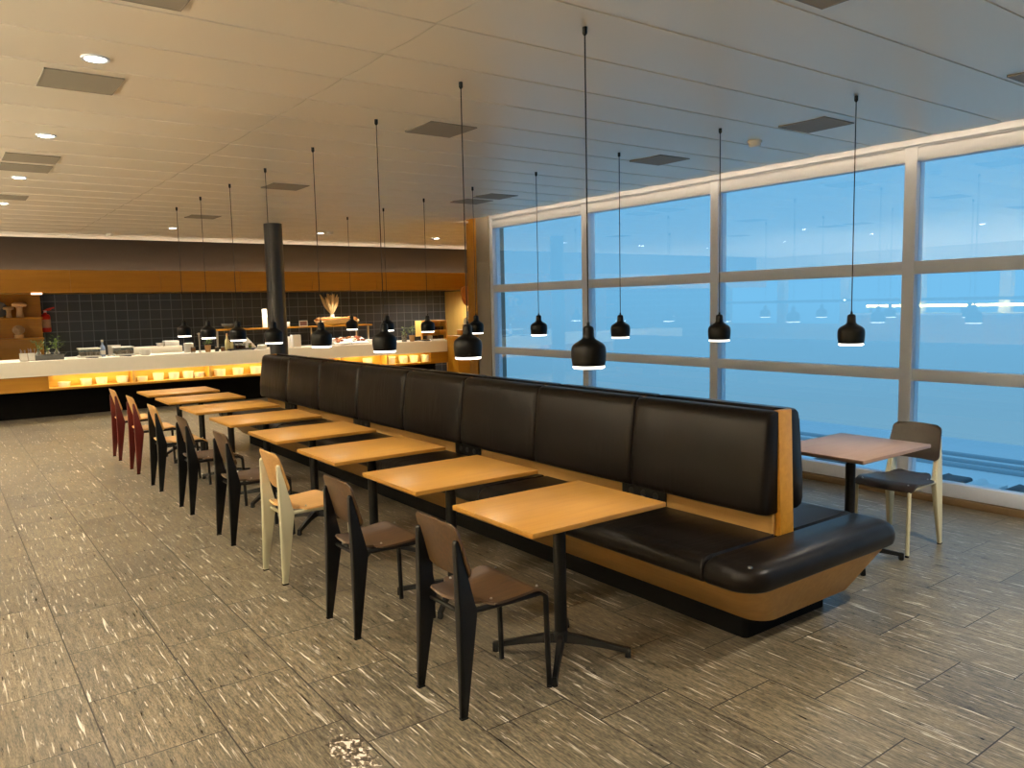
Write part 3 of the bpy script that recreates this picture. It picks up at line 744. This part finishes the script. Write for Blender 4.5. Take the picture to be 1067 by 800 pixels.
n4 = [(383, 377.5, 8, 9.5), (407, 375.5, 8, 9), (420, 374.5, 7, 8.5), (431, 374, 7, 8), (443, 373, 7, 8)]
for nn, wh in ((n1, 'leftmost lit niche'), (n2, 'lit niche, second from the left'), (n3, 'lit niche left of the bench end'), (n4, 'lit niches right of the pillar')):
    for i, (a, b_, h, w) in enumerate(nn): bowl(a, b_, h, w, '%s white bowl from the left in the %s' % (ORD[i], wh))

# ================================================================== THINGS ON THE BAR
ZT = .95
def pos(px, Y, z=ZT):
    p = at(px, 360, Y); p.z = z; return p
def scale_at(px, Y): return (at(px+1, 360, Y)-at(px, 360, Y)).length
def lath(name, label, cat, px, Y, prof, mat, group=None, z=ZT, seg=18, k=1.):
    o = MB().lathe([(r*k, h*k) for r, h in prof], seg).build(name, mat); o.location = pos(px, Y, z); return tag(o, label, cat, group)
def bx(name, label, cat, px0, px1, Y, dep, h, mat, z=ZT, group=None, bev=.004):
    a, b_ = pos(px0, Y, z), pos(px1, Y, z); w = (b_.x-a.x)/2
    o = MB().box(-w, w, 0, dep, 0, h, bev).build(name, mat); o.location = ((a.x+b_.x)/2, Y, z); return tag(o, label, cat, group)
BOT = [(0, 0), (.034, 0), (.036, .01), (.036, .13), (.028, .165), (.013, .19), (.012, .235), (.015, .24), (.015, .25), (0, .25)]

def caddy(px0, px1, label):
    a, b_ = pos(px0, 14.62), pos(px1, 14.62); w = (b_.x-a.x)/2
    t = thing('cutlery_box', label, 'box', ((a.x+b_.x)/2, 14.62, ZT), 0, 'white cutlery boxes')
    m = MB(); m.box(-w, w, 0, .01, 0, .12); m.box(-w, w, .11, .12, 0, .12); m.box(-w, -w+.01, .01, .11, 0, .12); m.box(w-.01, w, .01, .11, 0, .12); m.box(-w, w, 0, .12, 0, .01)
    m.build('container', WHITE, t)
    for k in range(5):
        x = -w*.6+k*w*.3
        MB().tube([(x, .05, .02), (x+random.uniform(-.02, .03), .06+random.uniform(-.02, .02), .17+random.uniform(0, .03))], .004, 6).build('utensil', STEEL, t)
caddy(19.8, 27.5, 'white box of cutlery at the left of the counter, left of two'); caddy(28.5, 36, 'white box of cutlery at the left of the counter, right of two')

def leafy(mb, base, h, w, n, ls):
    for k in range(n):
        a = random.uniform(0, 2*PI); r = w*math.sqrt(random.random()); z = h*random.uniform(.25, 1)
        c = Vector(base)+Vector((r*math.cos(a), r*math.sin(a), z)); d = Vector((math.cos(a), math.sin(a), random.uniform(-.2, .9))).normalized()
        s_ = d.cross(Vector((0, 0, 1))).normalized(); n_ = s_.cross(d)
        l = ls*random.uniform(.7, 1.2)
        pts = [c, c+d*l*.5+s_*l*.28+n_*l*.05, c+d*l, c+d*l*.5-s_*l*.28+n_*l*.05]
        top = [p+n_*.0012 for p in pts]
        mb.loft([pts, top])
tr = thing('planter_tray', 'grey tray holding glass bottles of herbs on the counter', 'tray', pos(51, 14.58), 0, None)
s0 = scale_at(51, 14.6)
m = MB(); w = 15*s0; m.box(-w, w, -.005, .16, 0, .012); m.box(-w, w, -.005, .007, 0, .085, .003); m.box(-w, w, .148, .16, 0, .085, .003); m.box(-w, -w+.012, 0, .15, 0, .085); m.box(w-.012, w, 0, .15, 0, .085)
m.build('tray_body', GREYBOX, tr)
MB().tube([(w, .07, .06), (w+.03, .07, .085), (w+.05, .07, .11)], .007, 8).build('handle', GREYBOX, tr)
for i, (px, hh, lf, lb) in enumerate(((39.5, .17, .13, 'clear bottle with a herb sprig, leftmost in the grey tray'), (49.5, .15, .08, 'clear bottle with short stems, middle of the grey tray'), (58.5, .17, .20, 'clear bottle with a bushy herb, rightmost in the grey tray'))):
    t = thing('herb_bottle', lb, 'bottle', pos(px, 14.66, ZT+.012), 0, 'herb bottles in the grey tray')
    MB().lathe([(0, 0), (.04, 0), (.042, .012), (.042, hh*.55), (.02, hh*.8), (.018, hh), (.022, hh+.006), (0, hh+.006)], 18).build('bottle_glass', CLEAR, t)
    m = MB(); leafy(m, (0, 0, hh*.6), lf+.06, .055+lf*.15, 34 if i != 1 else 8, .055)
    for q in range(5): m.tube([(0, 0, hh*.5), (random.uniform(-.03, .03), random.uniform(-.03, .03), hh+lf*.8)], .003, 5)
    m.build('herb', LEAF, t)

def bread_case(px0, px1, label):
    a, b_ = pos(px0, 14.7), pos(px1, 14.7); w = (b_.x-a.x)/2; h = .155
    t = thing('food_case', label, 'food case', ((a.x+b_.x)/2, 14.7, ZT), 0, 'clear food cases')
    MB().box(-w, w, 0, .3, 0, .03, .004).build('base', WHITE, t)
    m = MB().box(-w+.01, w-.01, .01, .29, .03, h-.02, .02, 3); m.build('cover', CLEAR, t)
    m = MB(); m.box(-w, w, 0, .3, h-.02, h, .008, 2); m.build('lid', WHITE, t)
    m = MB()
    for k in range(7): m.lathe([(0, -.03), (.025, -.02), (.032, 0), (.025, .02), (0, .03)], 10, (-w*.75+k*w*.25, .12+random.uniform(-.03, .05), .065))
    m.build('bread_rolls', BREAD, t)
bread_case(82, 105, 'clear food case on the counter, left of the pale blue bottle'); bread_case(119, 140, 'clear food case on the counter, right of the pale blue bottle')
for px, lb in ((95, 'dark flat tongs lying before the left food case'), (130, 'dark flat tongs lying before the right food case')):
    p = pos(px, 14.5); t = thing('tongs', lb, 'tongs', p, 0, 'serving tongs')
    for s_ in (-1, 1): MB().tube([(-.09, 0, .008), (0, s_*.012, .010), (.09, s_*.018, .008)], [.006, .008, .010], 8).build('arm', DARKBOX, t)
t = thing('bottle', 'tall pale blue bottle with white cap on the counter', 'bottle', pos(106.5, 14.75), 0, None)
MB().lathe([(r*1.2, z*1.08) for r, z in BOT[:-3]], 20).build('bottle_body', BLUEISH, t); MB().lathe([(0, .25), (.02, .25), (.02, .285), (0, .287)], 16).build('cap', WHITE, t)
MB().lathe([(.0445, .04), (.0445, .11)], 20).build('bottle_label', PAPER, t)
t = thing('menu_stand', 'white upright stand between the two food cases', 'stand', pos(119, 14.95), 0, None)
MB().box(-.10, .10, 0, .012, .02, .17, .003).build('panel', WHITE, t); MB().box(-.10, .10, -.03, .07, 0, .02, .003).build('foot', WHITE, t); MB().box(-.1, .1, -.02, .05, .17, .182, .003).build('shelf', WHITE, t)
lath('bowl', 'white round bowl beside the right food case', 'bowl', 151, 14.6, [(0, 0), (.07, 0), (.09, .02), (.093, .095), (.085, .095), (.08, .02), (0, .015)], WHITE)
bx('display_tray', 'long white chilled tray along the back of the counter', 'tray', 139, 190, 15.0, .3, .12, STONE_WHITE)
bx('box', 'white box on the chilled tray', 'box', 172, 187, 15.05, .2, .09, WHITE, z=ZT+.12)
lath('dish', 'small white dish on the chilled tray', 'dish', 167, 15.1, [(0, 0), (.05, 0), (.07, .06), (.063, .06), (.045, .01), (0, .008)], WHITE, z=ZT+.12)
t = thing('plate_stack', 'stack of white plates standing left of the jar', 'plates', pos(196.5, 14.75), 0, None)
MB().lathe([(0, 0), (.08, 0)] + [q for k in range(12) for q in ((.085, .004+k*.014), (.078, .012+k*.014))] + [(.05, .172), (0, .17)], 24).build('plates', WHITE, t)
t = thing('candle_jar', 'glass jar with amber content in front of the plate stack', 'jar', pos(201, 14.55), 0, None)
MB().lathe([(0, 0), (.036, 0), (.04, .008), (.04, .10), (.036, .105), (0, .105)], 18).build('jar_body', CLEAR, t); MB().lathe([(.0405, .03), (.0405, .085)], 18).build('jar_label', AMBER, t)
t = thing('tap', 'slim steel tap standing on the counter', 'tap', pos(208, 14.55), 0, None)
MB().lathe([(0, 0), (.022, 0), (.022, .01), (.013, .014), (.013, .30), (.016, .31), (.016, .345), (0, .35)], 16).build('post', STEEL, t); MB().tube([(0, 0, .31), (0, .12, .33)], .009, 10).build('spout', STEEL, t)
def potted(px, Y, label, h=.12, r=.055, lf=.13, z=ZT):
    t = thing('potted_herb', label, 'plant', pos(px, Y, z), 0, 'potted herbs on the counter')
    MB().lathe([(0, 0), (r*.8, 0), (r, h*.9), (r, h), (r*.88, h), (r*.86, h*.85), (0, h*.85)], 16).build('pot', POTWOOD, t)
    m = MB(); leafy(m, (0, 0, h*.8), lf, r*1.05, 46, .05); m.build('leaves', LEAF, t)
potted(216.5, 14.55, 'green herb in a wooden pot right of the tap')
for px, lb, mt in ((226, 'small dark jar right of the potted herb, left of two', DARKBOX), (232, 'small dark jar right of the potted herb, right of two', AMBER)):
    t = thing('jar', lb, 'jar', pos(px, 14.6), 0, 'small dark jars')
    MB().lathe([(0, 0), (.034, 0), (.036, .01), (.036, .065), (.03, .07), (0, .07)], 16).build('jar_body', mt, t); MB().lathe([(0, .07), (.037, .07), (.037, .085), (0, .086)], 16).build('lid', STEEL, t)
for px, k, lb in ((237, 1.18, 'tall bottle of pale oil left of the dark tray'), (241.5, .85, 'short bottle of pale oil beside the tall oil bottle')):
    t = thing('oil_bottle', lb, 'bottle', pos(px, 14.62), 0, 'oil bottles')
    MB().lathe([(r*k*1.1, z*k) for r, z in BOT[:-3]]+[(0, .235*k)], 18).build('bottle_body', OIL, t); MB().lathe([(0, .235*k), (.017*k, .235*k), (.015*k, .265*k), (0, .268*k)], 12).build('stopper', POTWOOD, t)
tr = bx('serving_tray', 'dark serving tray of jam glasses on the counter', 'tray', 238, 266.5, 14.5, .24, .022, DARKBOX, z=ZT+.012)
for q in ((240, 14.52), (264, 14.52), (240, 14.7), (264, 14.7)):
    pass
m = MB()
for px in (240.5, 264): 
    p = pos(px, 14.54); m.box(p.x-.012, p.x+.012, p.y, p.y+.16, ZT, ZT+.012)
f = m.build('tray_feet', DARKBOX); f.parent = tr; f.location = -tr.location
for i, (px, mt) in enumerate(((247, JAM), (250.5, JAM), (254, JAM), (260.5, OLIVE))):
    t = thing('glass_jar', ('green filled glass jar on the dark tray' if i == 3 else '%s dark jam glass from the left on the dark tray' % ORD[i]), 'jar', pos(px, 14.6, ZT+.034), 0, 'glasses on the dark tray')
    MB().lathe([(0, 0), (.03, 0), (.032, .05), (0, .05)], 14).build('filling', mt, t); MB().lathe([(.031, .05), (.034, .09), (.031, .09), (.028, .052)], 14).build('rim', CLEAR, t)
t = thing('folded_card', 'white folded paper card leaning behind the jam glasses', 'card', pos(260, 14.85), 0, None)
MB().prism([(-.10, .0), (.16, 0), (-.06, .25), (-.10, .25)], 'y', 0, .012, .002).build('front_leaf', PAPER, t); MB().prism([(-.10, .0), (.10, 0), (-.08, .24), (-.10, .24)], 'y', .05, .06, .002).build('back_leaf', PAPER, t)
lath('plate_stack', 'low stack of white plates left of the bench end', 'plates', 273, 14.62, [(0, 0), (.06, 0)]+[q for k in range(6) for q in ((.088, .006+k*.013), (.08, .012+k*.013))]+[(.06, .085), (0, .083)], WHITE)
bx('menu_box', 'white box right of the pillar, left of two', 'box', 302.5, 307.5, 14.8, .16, .20, WHITE, group='white boxes right of the pillar'); bx('menu_box', 'white box right of the pillar, taller of two', 'box', 305.8, 314, 14.62, .14, .235, PAPER, group='white boxes right of the pillar')

# raised wooden shelf over the counter
g0, g1 = at(224, 345, 15.1), at(386, 341, 15.1); zs = 1.335
gs = thing('counter_shelf', 'raised wooden shelf on thin posts above the counter', 'shelf', ((g0.x+g1.x)/2, 15.1, ZT), 0, None, True)
MB().box(g0.x, g1.x, 15.0, 15.34, zs-.03, zs, .004).build('shelf_board', OAK_X, gs)
for px in (226, 285, 324, 371, 383.5):
    p = at(px, 345, 15.05); MB().box(p.x-.016, p.x+.016, 15.03, 15.06, ZT, zs-.03, .003).build('post', STEEL, gs)
sh = zs
bx('board', 'tall white board standing on the raised shelf beside the pillar', 'board', 275, 280, 15.12, .03, .36, PAPER, z=sh)
lath('bowl', 'grey bowl on the raised shelf behind a pendant', 'bowl', 240.5, 15.15, [(0, 0), (.06, 0), (.14, .06), (.15, .10), (.14, .10), (.05, .015), (0, .012)], GREYBOX, z=sh)
bx('price_card', 'small white card on the raised shelf right of the pillar', 'card', 297.5, 303.5, 15.1, .02, .10, PAPER, z=sh)
t = thing('picture_frame', 'small framed card with white border on the raised shelf', 'frame', pos(317.3, 15.1, sh), 0, None)
m = MB(); w = .085
for a in ((-w, w, 0, .012), (-w, w, .10, .112), (-w, -w+.012, 0, .112), (w-.012, w, 0, .112)): m.box(a[0], a[1], 0, .015, a[2], a[3])
m.build('frame', PAPER, t); MB().box(-w+.012, w-.012, .004, .012, .012, .10).build('picture', plain('pinkish_print', rgb(150, 100, 90), .6, var=.5, bscale=30), t)
# bread basket with loaves
pb0, pb1 = pos(331, 15.05), pos(378, 15.05)
t = thing('bread_basket', 'wide pale basket heaped with bread on the raised shelf', 'basket', ((pb0.x+pb1.x)/2, 15.18, sh), 0, None)
w = (pb1.x-pb0.x)/2
def brim(k, z, a=1.): return [(w*k*math.cos(2*PI*q/32), .16*a*math.sin(2*PI*q/32), z + .025*math.sin(3*2*PI*q/32)) for q in range(32)]
MB().loft([brim(.8, .005, .7), brim(.92, .04, .9), brim(1, .10), brim(.95, .10), brim(.85, .05, .8)], True, True).build('basket_shell', plain('pale_linen', rgb(226, 206, 166), .8, 0, .3, 60, var=.25), t)
for k in range(9):
    x = -w*.75+k*w*.185
    MB().tube([(x-.10, random.uniform(-.05, .05), .10), (x-.05, 0, .125), (x, 0, .135), (x+.05, 0, .125), (x+.10, random.uniform(-.05, .05), .10)], [.012, .034, .038, .034, .012], 10).build('bread_loaf', BREAD, t)
t = thing('pampas_vase', 'white vase of tall dried pampas grass on the raised shelf', 'vase', pos(347.5, 14.99, sh), 0, None)
tz = at(347, 305.5, 15.29).z - sh
t.location = pos(347.5, 15.29, sh)
MB().lathe([(0, 0), (.045, 0), (.06, .05), (.055, .14), (.04, .20), (.045, .22), (.038, .22), (.034, .20), (0, .19)], 20).build('vase_body', WHITE, t)
m = MB()
for k in range(26):
    a = random.uniform(0, 2*PI); sp = random.uniform(.05, .30); top = Vector((sp*math.cos(a), sp*.45*math.sin(a), tz*random.uniform(.80, 1.0)))
    b0 = Vector((0, 0, .18)); pts = [b0.lerp(top, q/6) for q in range(7)]
    m.tube(pts, [.003, .008, .022, .034, .036, .024, .004], 7)
m.build('pampas_plumes', PAMPAS, t)
# trays of food
for i, (p0, p1, lb) in enumerate(((349, 366, 'white tray of pastries under the raised shelf, left of two'), (367, 385, 'white tray of pastries under the raised shelf, right of two'))):
    a, b_ = pos(p0, 14.62), pos(p1, 14.62); w = (b_.x-a.x)/2
    t = thing('pastry_tray', lb, 'tray', ((a.x+b_.x)/2, 14.62, ZT), 0, 'pastry trays')
    MB().prism([(-.0, 0), (.36, 0), (.36, .13), (.0, .03)], 'x', -w, w, .004).build('tray', PAPER, t)
    for k in range(14):
        u, v = random.uniform(-.85, .85)*w, random.uniform(.04, .32)
        MB().lathe([(0, 0), (.03, .004), (.036, .018), (.024, .034), (0, .038)], 10, (u, v, .03+v*.278)).build('pastry', random.choice((PASTRY, BREAD, BERRY, PAPER)), t)
bx('dish', 'white oblong dish right of the pastry trays', 'dish', 386, 400, 14.75, .25, .07, WHITE)
lath('bowl', 'white round bowl at the right of the pastry trays', 'bowl', 405, 14.8, [(0, 0), (.07, 0), (.12, .06), (.112, .06), (.06, .012), (0, .01)], WHITE)
t = thing('herb_bottle', 'glass bottle with a green sprig near the right end of the counter', 'bottle', pos(421.5, 14.65), 0, None)
MB().lathe([(0, 0), (.05, 0), (.052, .01), (.052, .17), (.022, .22), (.02, .26), (.0, .262)], 16).build('bottle_glass', CLEAR, t)
m = MB(); leafy(m, (0, 0, .05), .26, .04, 26, .06); m.build('herb', LEAF, t)
potted(429.5, 14.6, 'green herb in a pale pot near the right end of the counter', .13, .06, .22)
bx('tin', 'dark low tin between the right herb pot and the small cabinet', 'tin', 433, 439, 14.7, .12, .09, DARKBOX)
a, b_ = pos(440.5, 14.75), pos(466, 14.75); w = (b_.x-a.x)/2
t = thing('shelf_unit', 'small pale wooden shelf unit at the right end of the counter', 'shelf unit', ((a.x+b_.x)/2, 14.75, ZT), 0, None)
for s_ in (-1, 1): MB().box(s_*w-.012, s_*w+.012, 0, .28, 0, .42, .003).build('side_panel', PALE_OAK, t)
for z in (.0, .19, .40): MB().box(-w+.012, w-.012, 0, .28, z, z+.02, .002).build('shelf', PALE_OAK, t)
MB().box(-w+.012, w-.012, .268, .28, .02, .40).build('back_panel', PALE_OAK, t)
for z, n in ((.02, 4), (.21, 4)):
    for k in range(n):
        xx = ((a.x+b_.x)/2) - w*.7 + k*w*.46
        o = MB().box(-.05, .05, 0, .10, 0, .075, .008).build('snack_packet', (DARKBOX, WHITE, JAM, DARKBOX)[k]); o.location = (xx, 14.80, ZT+z); tag(o, '%s packet from the left on the %s shelf of the small unit' % (ORD[k], 'lower' if z < .1 else 'upper'), 'packet', 'packets in the small shelf unit')
bx('plate', 'white flat plates before the small shelf unit, left', 'plate', 442, 449, 14.5, .14, .02, DARKBOX, group='plates before the shelf unit'); bx('plate', 'white flat plates before the small shelf unit, right', 'plate', 451, 464, 14.5, .16, .025, WHITE, group='plates before the shelf unit')

# oak block at the right end and things on it
blk = MB().box(8.86, 9.45, 13.95, 14.38, 0, 1.045, .004).build('serving_station', OAK_X); tag(blk, 'tall oak block at the right end of the bar counter', 'serving station')
tt = MB()
q0 = at(480, 348, 14.2)
tt.box(q0.x, q0.x+.50, 14.15, 14.35, 1.045, 1.16, .003); tt.box(q0.x+.14, q0.x+.50, 14.15, 14.35, 1.16, 1.27, .003); tt.box(q0.x+.24, q0.x+.50, 14.15, 14.35, 1.27, 1.38, .003)
tag(tt.build('display_steps', OAK), 'stepped pale wooden display on the oak block', 'display')
lath('ceramic_jar', 'white ceramic jar on the stepped display, lower of two', 'jar', 486.3, 14.25, [(0, 0), (.045, 0), (.055, .05), (.04, .12), (.025, .14), (0, .14)], WHITE, z=1.27, group='white jars on the stepped display')
lath('ceramic_jar', 'white ceramic jar on the stepped display, upper of two', 'jar', 490.5, 14.25, [(0, 0), (.07, 0), (.085, .06), (.08, .15), (.05, .17), (0, .17)], WHITE, z=1.38, group='white jars on the stepped display')
c = at(489.5, 309, 14.3)
wd = MB()
wd.lathe([(0, -.02), (.20, -.02), (.215, 0), (.20, .02), (0, .02)], 32, mtx=Matrix.Translation(c) @ Matrix.Rotation(PI/2, 4, 'X'))
hb = MB().lathe([(0, -.018), (.14, -.018), (.15, 0), (.14, .018), (0, .018)], 28, mtx=Matrix.Translation((c.x-.12, c.y-.045, c.z+.08)) @ Matrix.Rotation(PI/2, 4, 'X'))
wd.box(c.x-.02, c.x+.02, c.y-.01, c.y+.01, 1.5, c.z)
t = thing('wooden_ornament', 'round orange wooden discs displayed beside the timber pier', 'ornament', (c.x, c.y, 1.38), 0, None, True)
wd.build('large_disc', plain('orange_wood', rgb(190, 110, 40), .4), t); hb.build('small_disc', plain('orange_wood_light', rgb(200, 130, 60), .4), t)
MB().box(c.x-.05, c.x+.05, c.y-.05, c.y+.05, 1.38, 1.5, .004).build('stand', OAK, t)

# ================================================================== NICHE SHELVES AT THE LEFT
YS = 16.3
for zz, nm in ((1.64, 'upper'), (1.28, 'lower')):
    o = MB().box(-2.2, 1.59, 15.98, YS, zz-.035, zz, .003).build('wall_shelf', OAK_X); tag(o, '%s oak wall shelf left of the fire extinguisher' % nm, 'shelf', 'oak wall shelves')
mush = [(0, 0), (.055, 0), (.05, .03), (.042, .12), (.05, .16), (.09, .165), (.105, .19), (.095, .215), (.06, .235), (0, .24)]
def mushroom(px, k, label):
    t = thing('wooden_mushroom', label, 'ornament', pos(px, 16.14, 1.64), 0, 'turned wooden ornaments')
    MB().lathe([(r*k, z*k) for r, z in mush[:5]], 20).build('stem', TURNED, t); MB().lathe([(r*k, z*k) for r, z in [(0, .155)]+mush[4:]], 24).build('cap', TURNED, t)
mushroom(12, .82, 'smaller turned wooden mushroom shape on the upper shelf'); mushroom(23.5, 1.12, 'larger turned wooden mushroom shape on the upper shelf')
t = thing('striped_ornament', 'pale striped round ornament on the lower shelf', 'ornament', pos(20.7, 16.14, 1.28), 0, None)
MB().lathe([(0, 0), (.07, 0), (.075, .01), (.075, .06), (0, .06)], 20).build('base', TURNED, t)
m = MB()
for k in range(9):
    a = PI*k/9; z0 = .14
    pts = [(.085*math.cos(q)*math.cos(a), .085*math.cos(q)*math.sin(a), z0+.075*math.sin(q)) for q in [2*PI*i/20 for i in range(21)]]
    m.tube(pts, .010, 6, caps=True)
m.lathe([(0, -.06), (.05, -.04), (.066, 0), (.05, .04), (0, .06)], 16, (0, 0, z0)); m.build('striped_ball', STRIPED, t)
cg = pos(1.5, 16.2, 1.64+.13); t = thing('round_plate', 'round grey plate standing on the upper shelf at the left edge', 'plate', (cg.x, cg.y, 1.64), 0, None, True)
MB().lathe([(0, -.01), (.13, -.014), (.14, 0), (.13, .01), (.06, .004), (0, .004)], 32, mtx=Matrix.Translation((cg.x, cg.y, 1.64+.14)) @ Matrix.Rotation(PI/2-.12, 4, 'X')).build('disc', plain('grey_glaze', rgb(110, 108, 104), .4), t)
MB().box(cg.x-.06, cg.x+.06, cg.y-.02, cg.y+.05, 1.64, 1.655).build('stand', TURNED, t)

# fire extinguisher on the tiles
ex, ey = 1.68, 16.50
fe = thing('fire_extinguisher', 'red fire extinguisher hung on the tiles at the left', 'fire extinguisher', (ex, ey, 1.34), 0, None, True)
MB().lathe([(0, 1.36), (.07, 1.36), (.082, 1.375), (.082, 1.63), (.07, 1.67), (.03, 1.695), (.025, 1.715), (0, 1.715)], 28, (ex, ey, 0)).build('cylinder', EXT_RED, fe)
MB().lathe([(.0826, 1.44), (.0826, 1.59)], 28, (ex, ey, 0)).build('paper_label', EXT_LABEL, fe)
m = MB(); m.box(ex-.025, ex+.025, ey-.02, ey+.02, 1.715, 1.75, .004); m.build('valve', STEEL, fe)
m = MB(); m.tube([(ex-.03, ey, 1.74), (ex+.04, ey-.01, 1.775), (ex+.15, ey-.01, 1.80)], .011, 8); m.tube([(ex-.02, ey, 1.74), (ex+.10, ey-.01, 1.765)], .008, 8); m.build('handle', EXT_RED, fe)
m = MB(); m.tube([(ex-.03, ey-.02, 1.73), (ex-.09, ey-.03, 1.70), (ex-.10, ey-.03, 1.6), (ex-.095, ey-.03, 1.42)], .010, 8); m.build('hose', RUBBER, fe)
MB().box(ex-.04, ex+.04, ey+.05, 16.6, 1.45, 1.62).build('wall_bracket', BLACK, fe)
# small lit strip sign under the soffit
p = at(38, 306, 14.47); o = MB().box(p.x-.075, p.x+.075, 14.445, 14.48, p.z-.014, p.z+.014, .003).build('strip_lamp', LED_SIGN); tag(o, 'small pinkish lit strip on the soffit edge above the extinguisher', 'lamp')

# unseen uplights added over the left half of the room to brighten the ceiling
ADDED_UP_GLOW = emit('added_uplight_glow', (1, .87, .64, 1), 420.0)
ZU = 1.60
for i, x in enumerate((-3.2, -5.4)):
    for k in range(4):
        y = -2.6+4.1*k
        t = thing('added_uplight', 'long unseen uplight added over the left part of the room to brighten the ceiling', 'added light', (x, y, ZU), 0, 'added uplights', True)
        m = MB(); m.prism([(x-.06, ZU+.028), (x-.05, ZU-.03), (x+.05, ZU-.03), (x+.06, ZU+.028), (x+.055, ZU+.028), (x+.045, ZU+.008), (x-.045, ZU+.008), (x-.055, ZU+.028)], 'y', y, y+3.4); m.build('housing', BLACK, t)
        MB().box(x-.03, x+.03, y+.02, y+3.38, ZU+.010, ZU+.02).build('lens', ADDED_UP_GLOW, t)
        for yy in (y+.3, y+3.1): MB().tube([(x, yy, ZU+.004), (x, yy, HC)], .002, 6).build('wire', BLACK, t)

# lit ledge along the left wall (seen in the window reflections)
lg = thing('window_ledge_bar', 'lit ledge along the left wall, seen only mirrored in the windows', 'bar ledge', (XL+.3, 5, 0), 0, None, True)
MB().box(XL, XL+.55, 1.5, 11.5, 1.20, 1.25, .004).build('ledge_top', STONE_WHITE, lg); MB().box(XL+.05, XL+.45, 1.5, 11.5, 0, 1.20).build('ledge_base', OAK, lg)
MB().box(XL+.02, XL+.10, 1.7, 11.3, 1.40, 1.46).build('light_strip', LED_YELLOW, lg)
for y in (1.7, 4.1, 6.5, 8.9, 11.2): MB().box(XL+.02, XL+.1, y-.02, y+.02, 1.25, 1.40).build('strip_post', BLACK, lg)

# ================================================================== LIGHTS
def area(name, loc, size, size_y, power, col, rot=(0, 0, 0)):
    l = bpy.data.lights.new(name, 'AREA'); l.shape = 'RECTANGLE'; l.size = size; l.size_y = size_y; l.energy = power; l.color = col
    o = bpy.data.objects.new(name, l); COL.objects.link(o); o.location = loc; o.rotation_euler = rot; return o
# work lights under the oak soffit
for k in range(8):
    l = bpy.data.lights.new('soffit_spot', 'SPOT'); l.energy = 60 if k < 7 else 60; l.color = (1, .91, .76); l.spot_size = math.radians(115 if k < 7 else 172); l.spot_blend = .6; l.shadow_soft_size = .05
    o = bpy.data.objects.new('soffit_spot', l); COL.objects.link(o); o.location = (-.4+1.42*k, 14.85 if k < 7 else 15.3, 2.02)
W = bpy.data.worlds.new('dusk_sky'); SC.world = W; W.use_nodes = True
nt = W.node_tree; bg = nt.nodes['Background']
tc = N(nt, 'ShaderNodeTexCoord'); sx = N(nt, 'ShaderNodeSeparateXYZ'); nt.links.new(tc.outputs['Generated'], sx.inputs[0])
rp = N(nt, 'ShaderNodeValToRGB'); mr = N(nt, 'ShaderNodeMapRange'); mr.inputs[1].default_value = -.4; mr.inputs[2].default_value = .6
nt.links.new(sx.outputs[2], mr.inputs[0]); nt.links.new(mr.outputs[0], rp.inputs['Fac'])
e = rp.color_ramp.elements; e[0].position = .12; e[0].color = (.26, .46, .60, 1); e[1].position = .8; e[1].color = (.18, .48, .80, 1)
e2 = e.new(.40); e2.color = (.20, .53, .84, 1); e3 = e.new(.28); e3.color = (.19, .44, .66, 1)
nt.links.new(rp.outputs['Color'], bg.inputs['Color']); bg.inputs['Strength'].default_value = .70

SC.view_settings.view_transform = 'Standard'; SC.view_settings.look = 'None'; SC.view_settings.gamma = 1.0; SC.view_settings.use_curve_mapping = False
SC.view_settings.exposure = 0.6
SC.cycles.use_denoising = True; SC.cycles.max_bounces = 8; SC.cycles.diffuse_bounces = 5; SC.cycles.glossy_bounces = 4; SC.cycles.transparent_max_bounces = 12
SC.cycles.caustics_reflective = False; SC.cycles.caustics_refractive = False; SC.cycles.sample_clamp_indirect = 6.0
for o in bpy.data.objects:
    if '_w' in o: del o['_w']
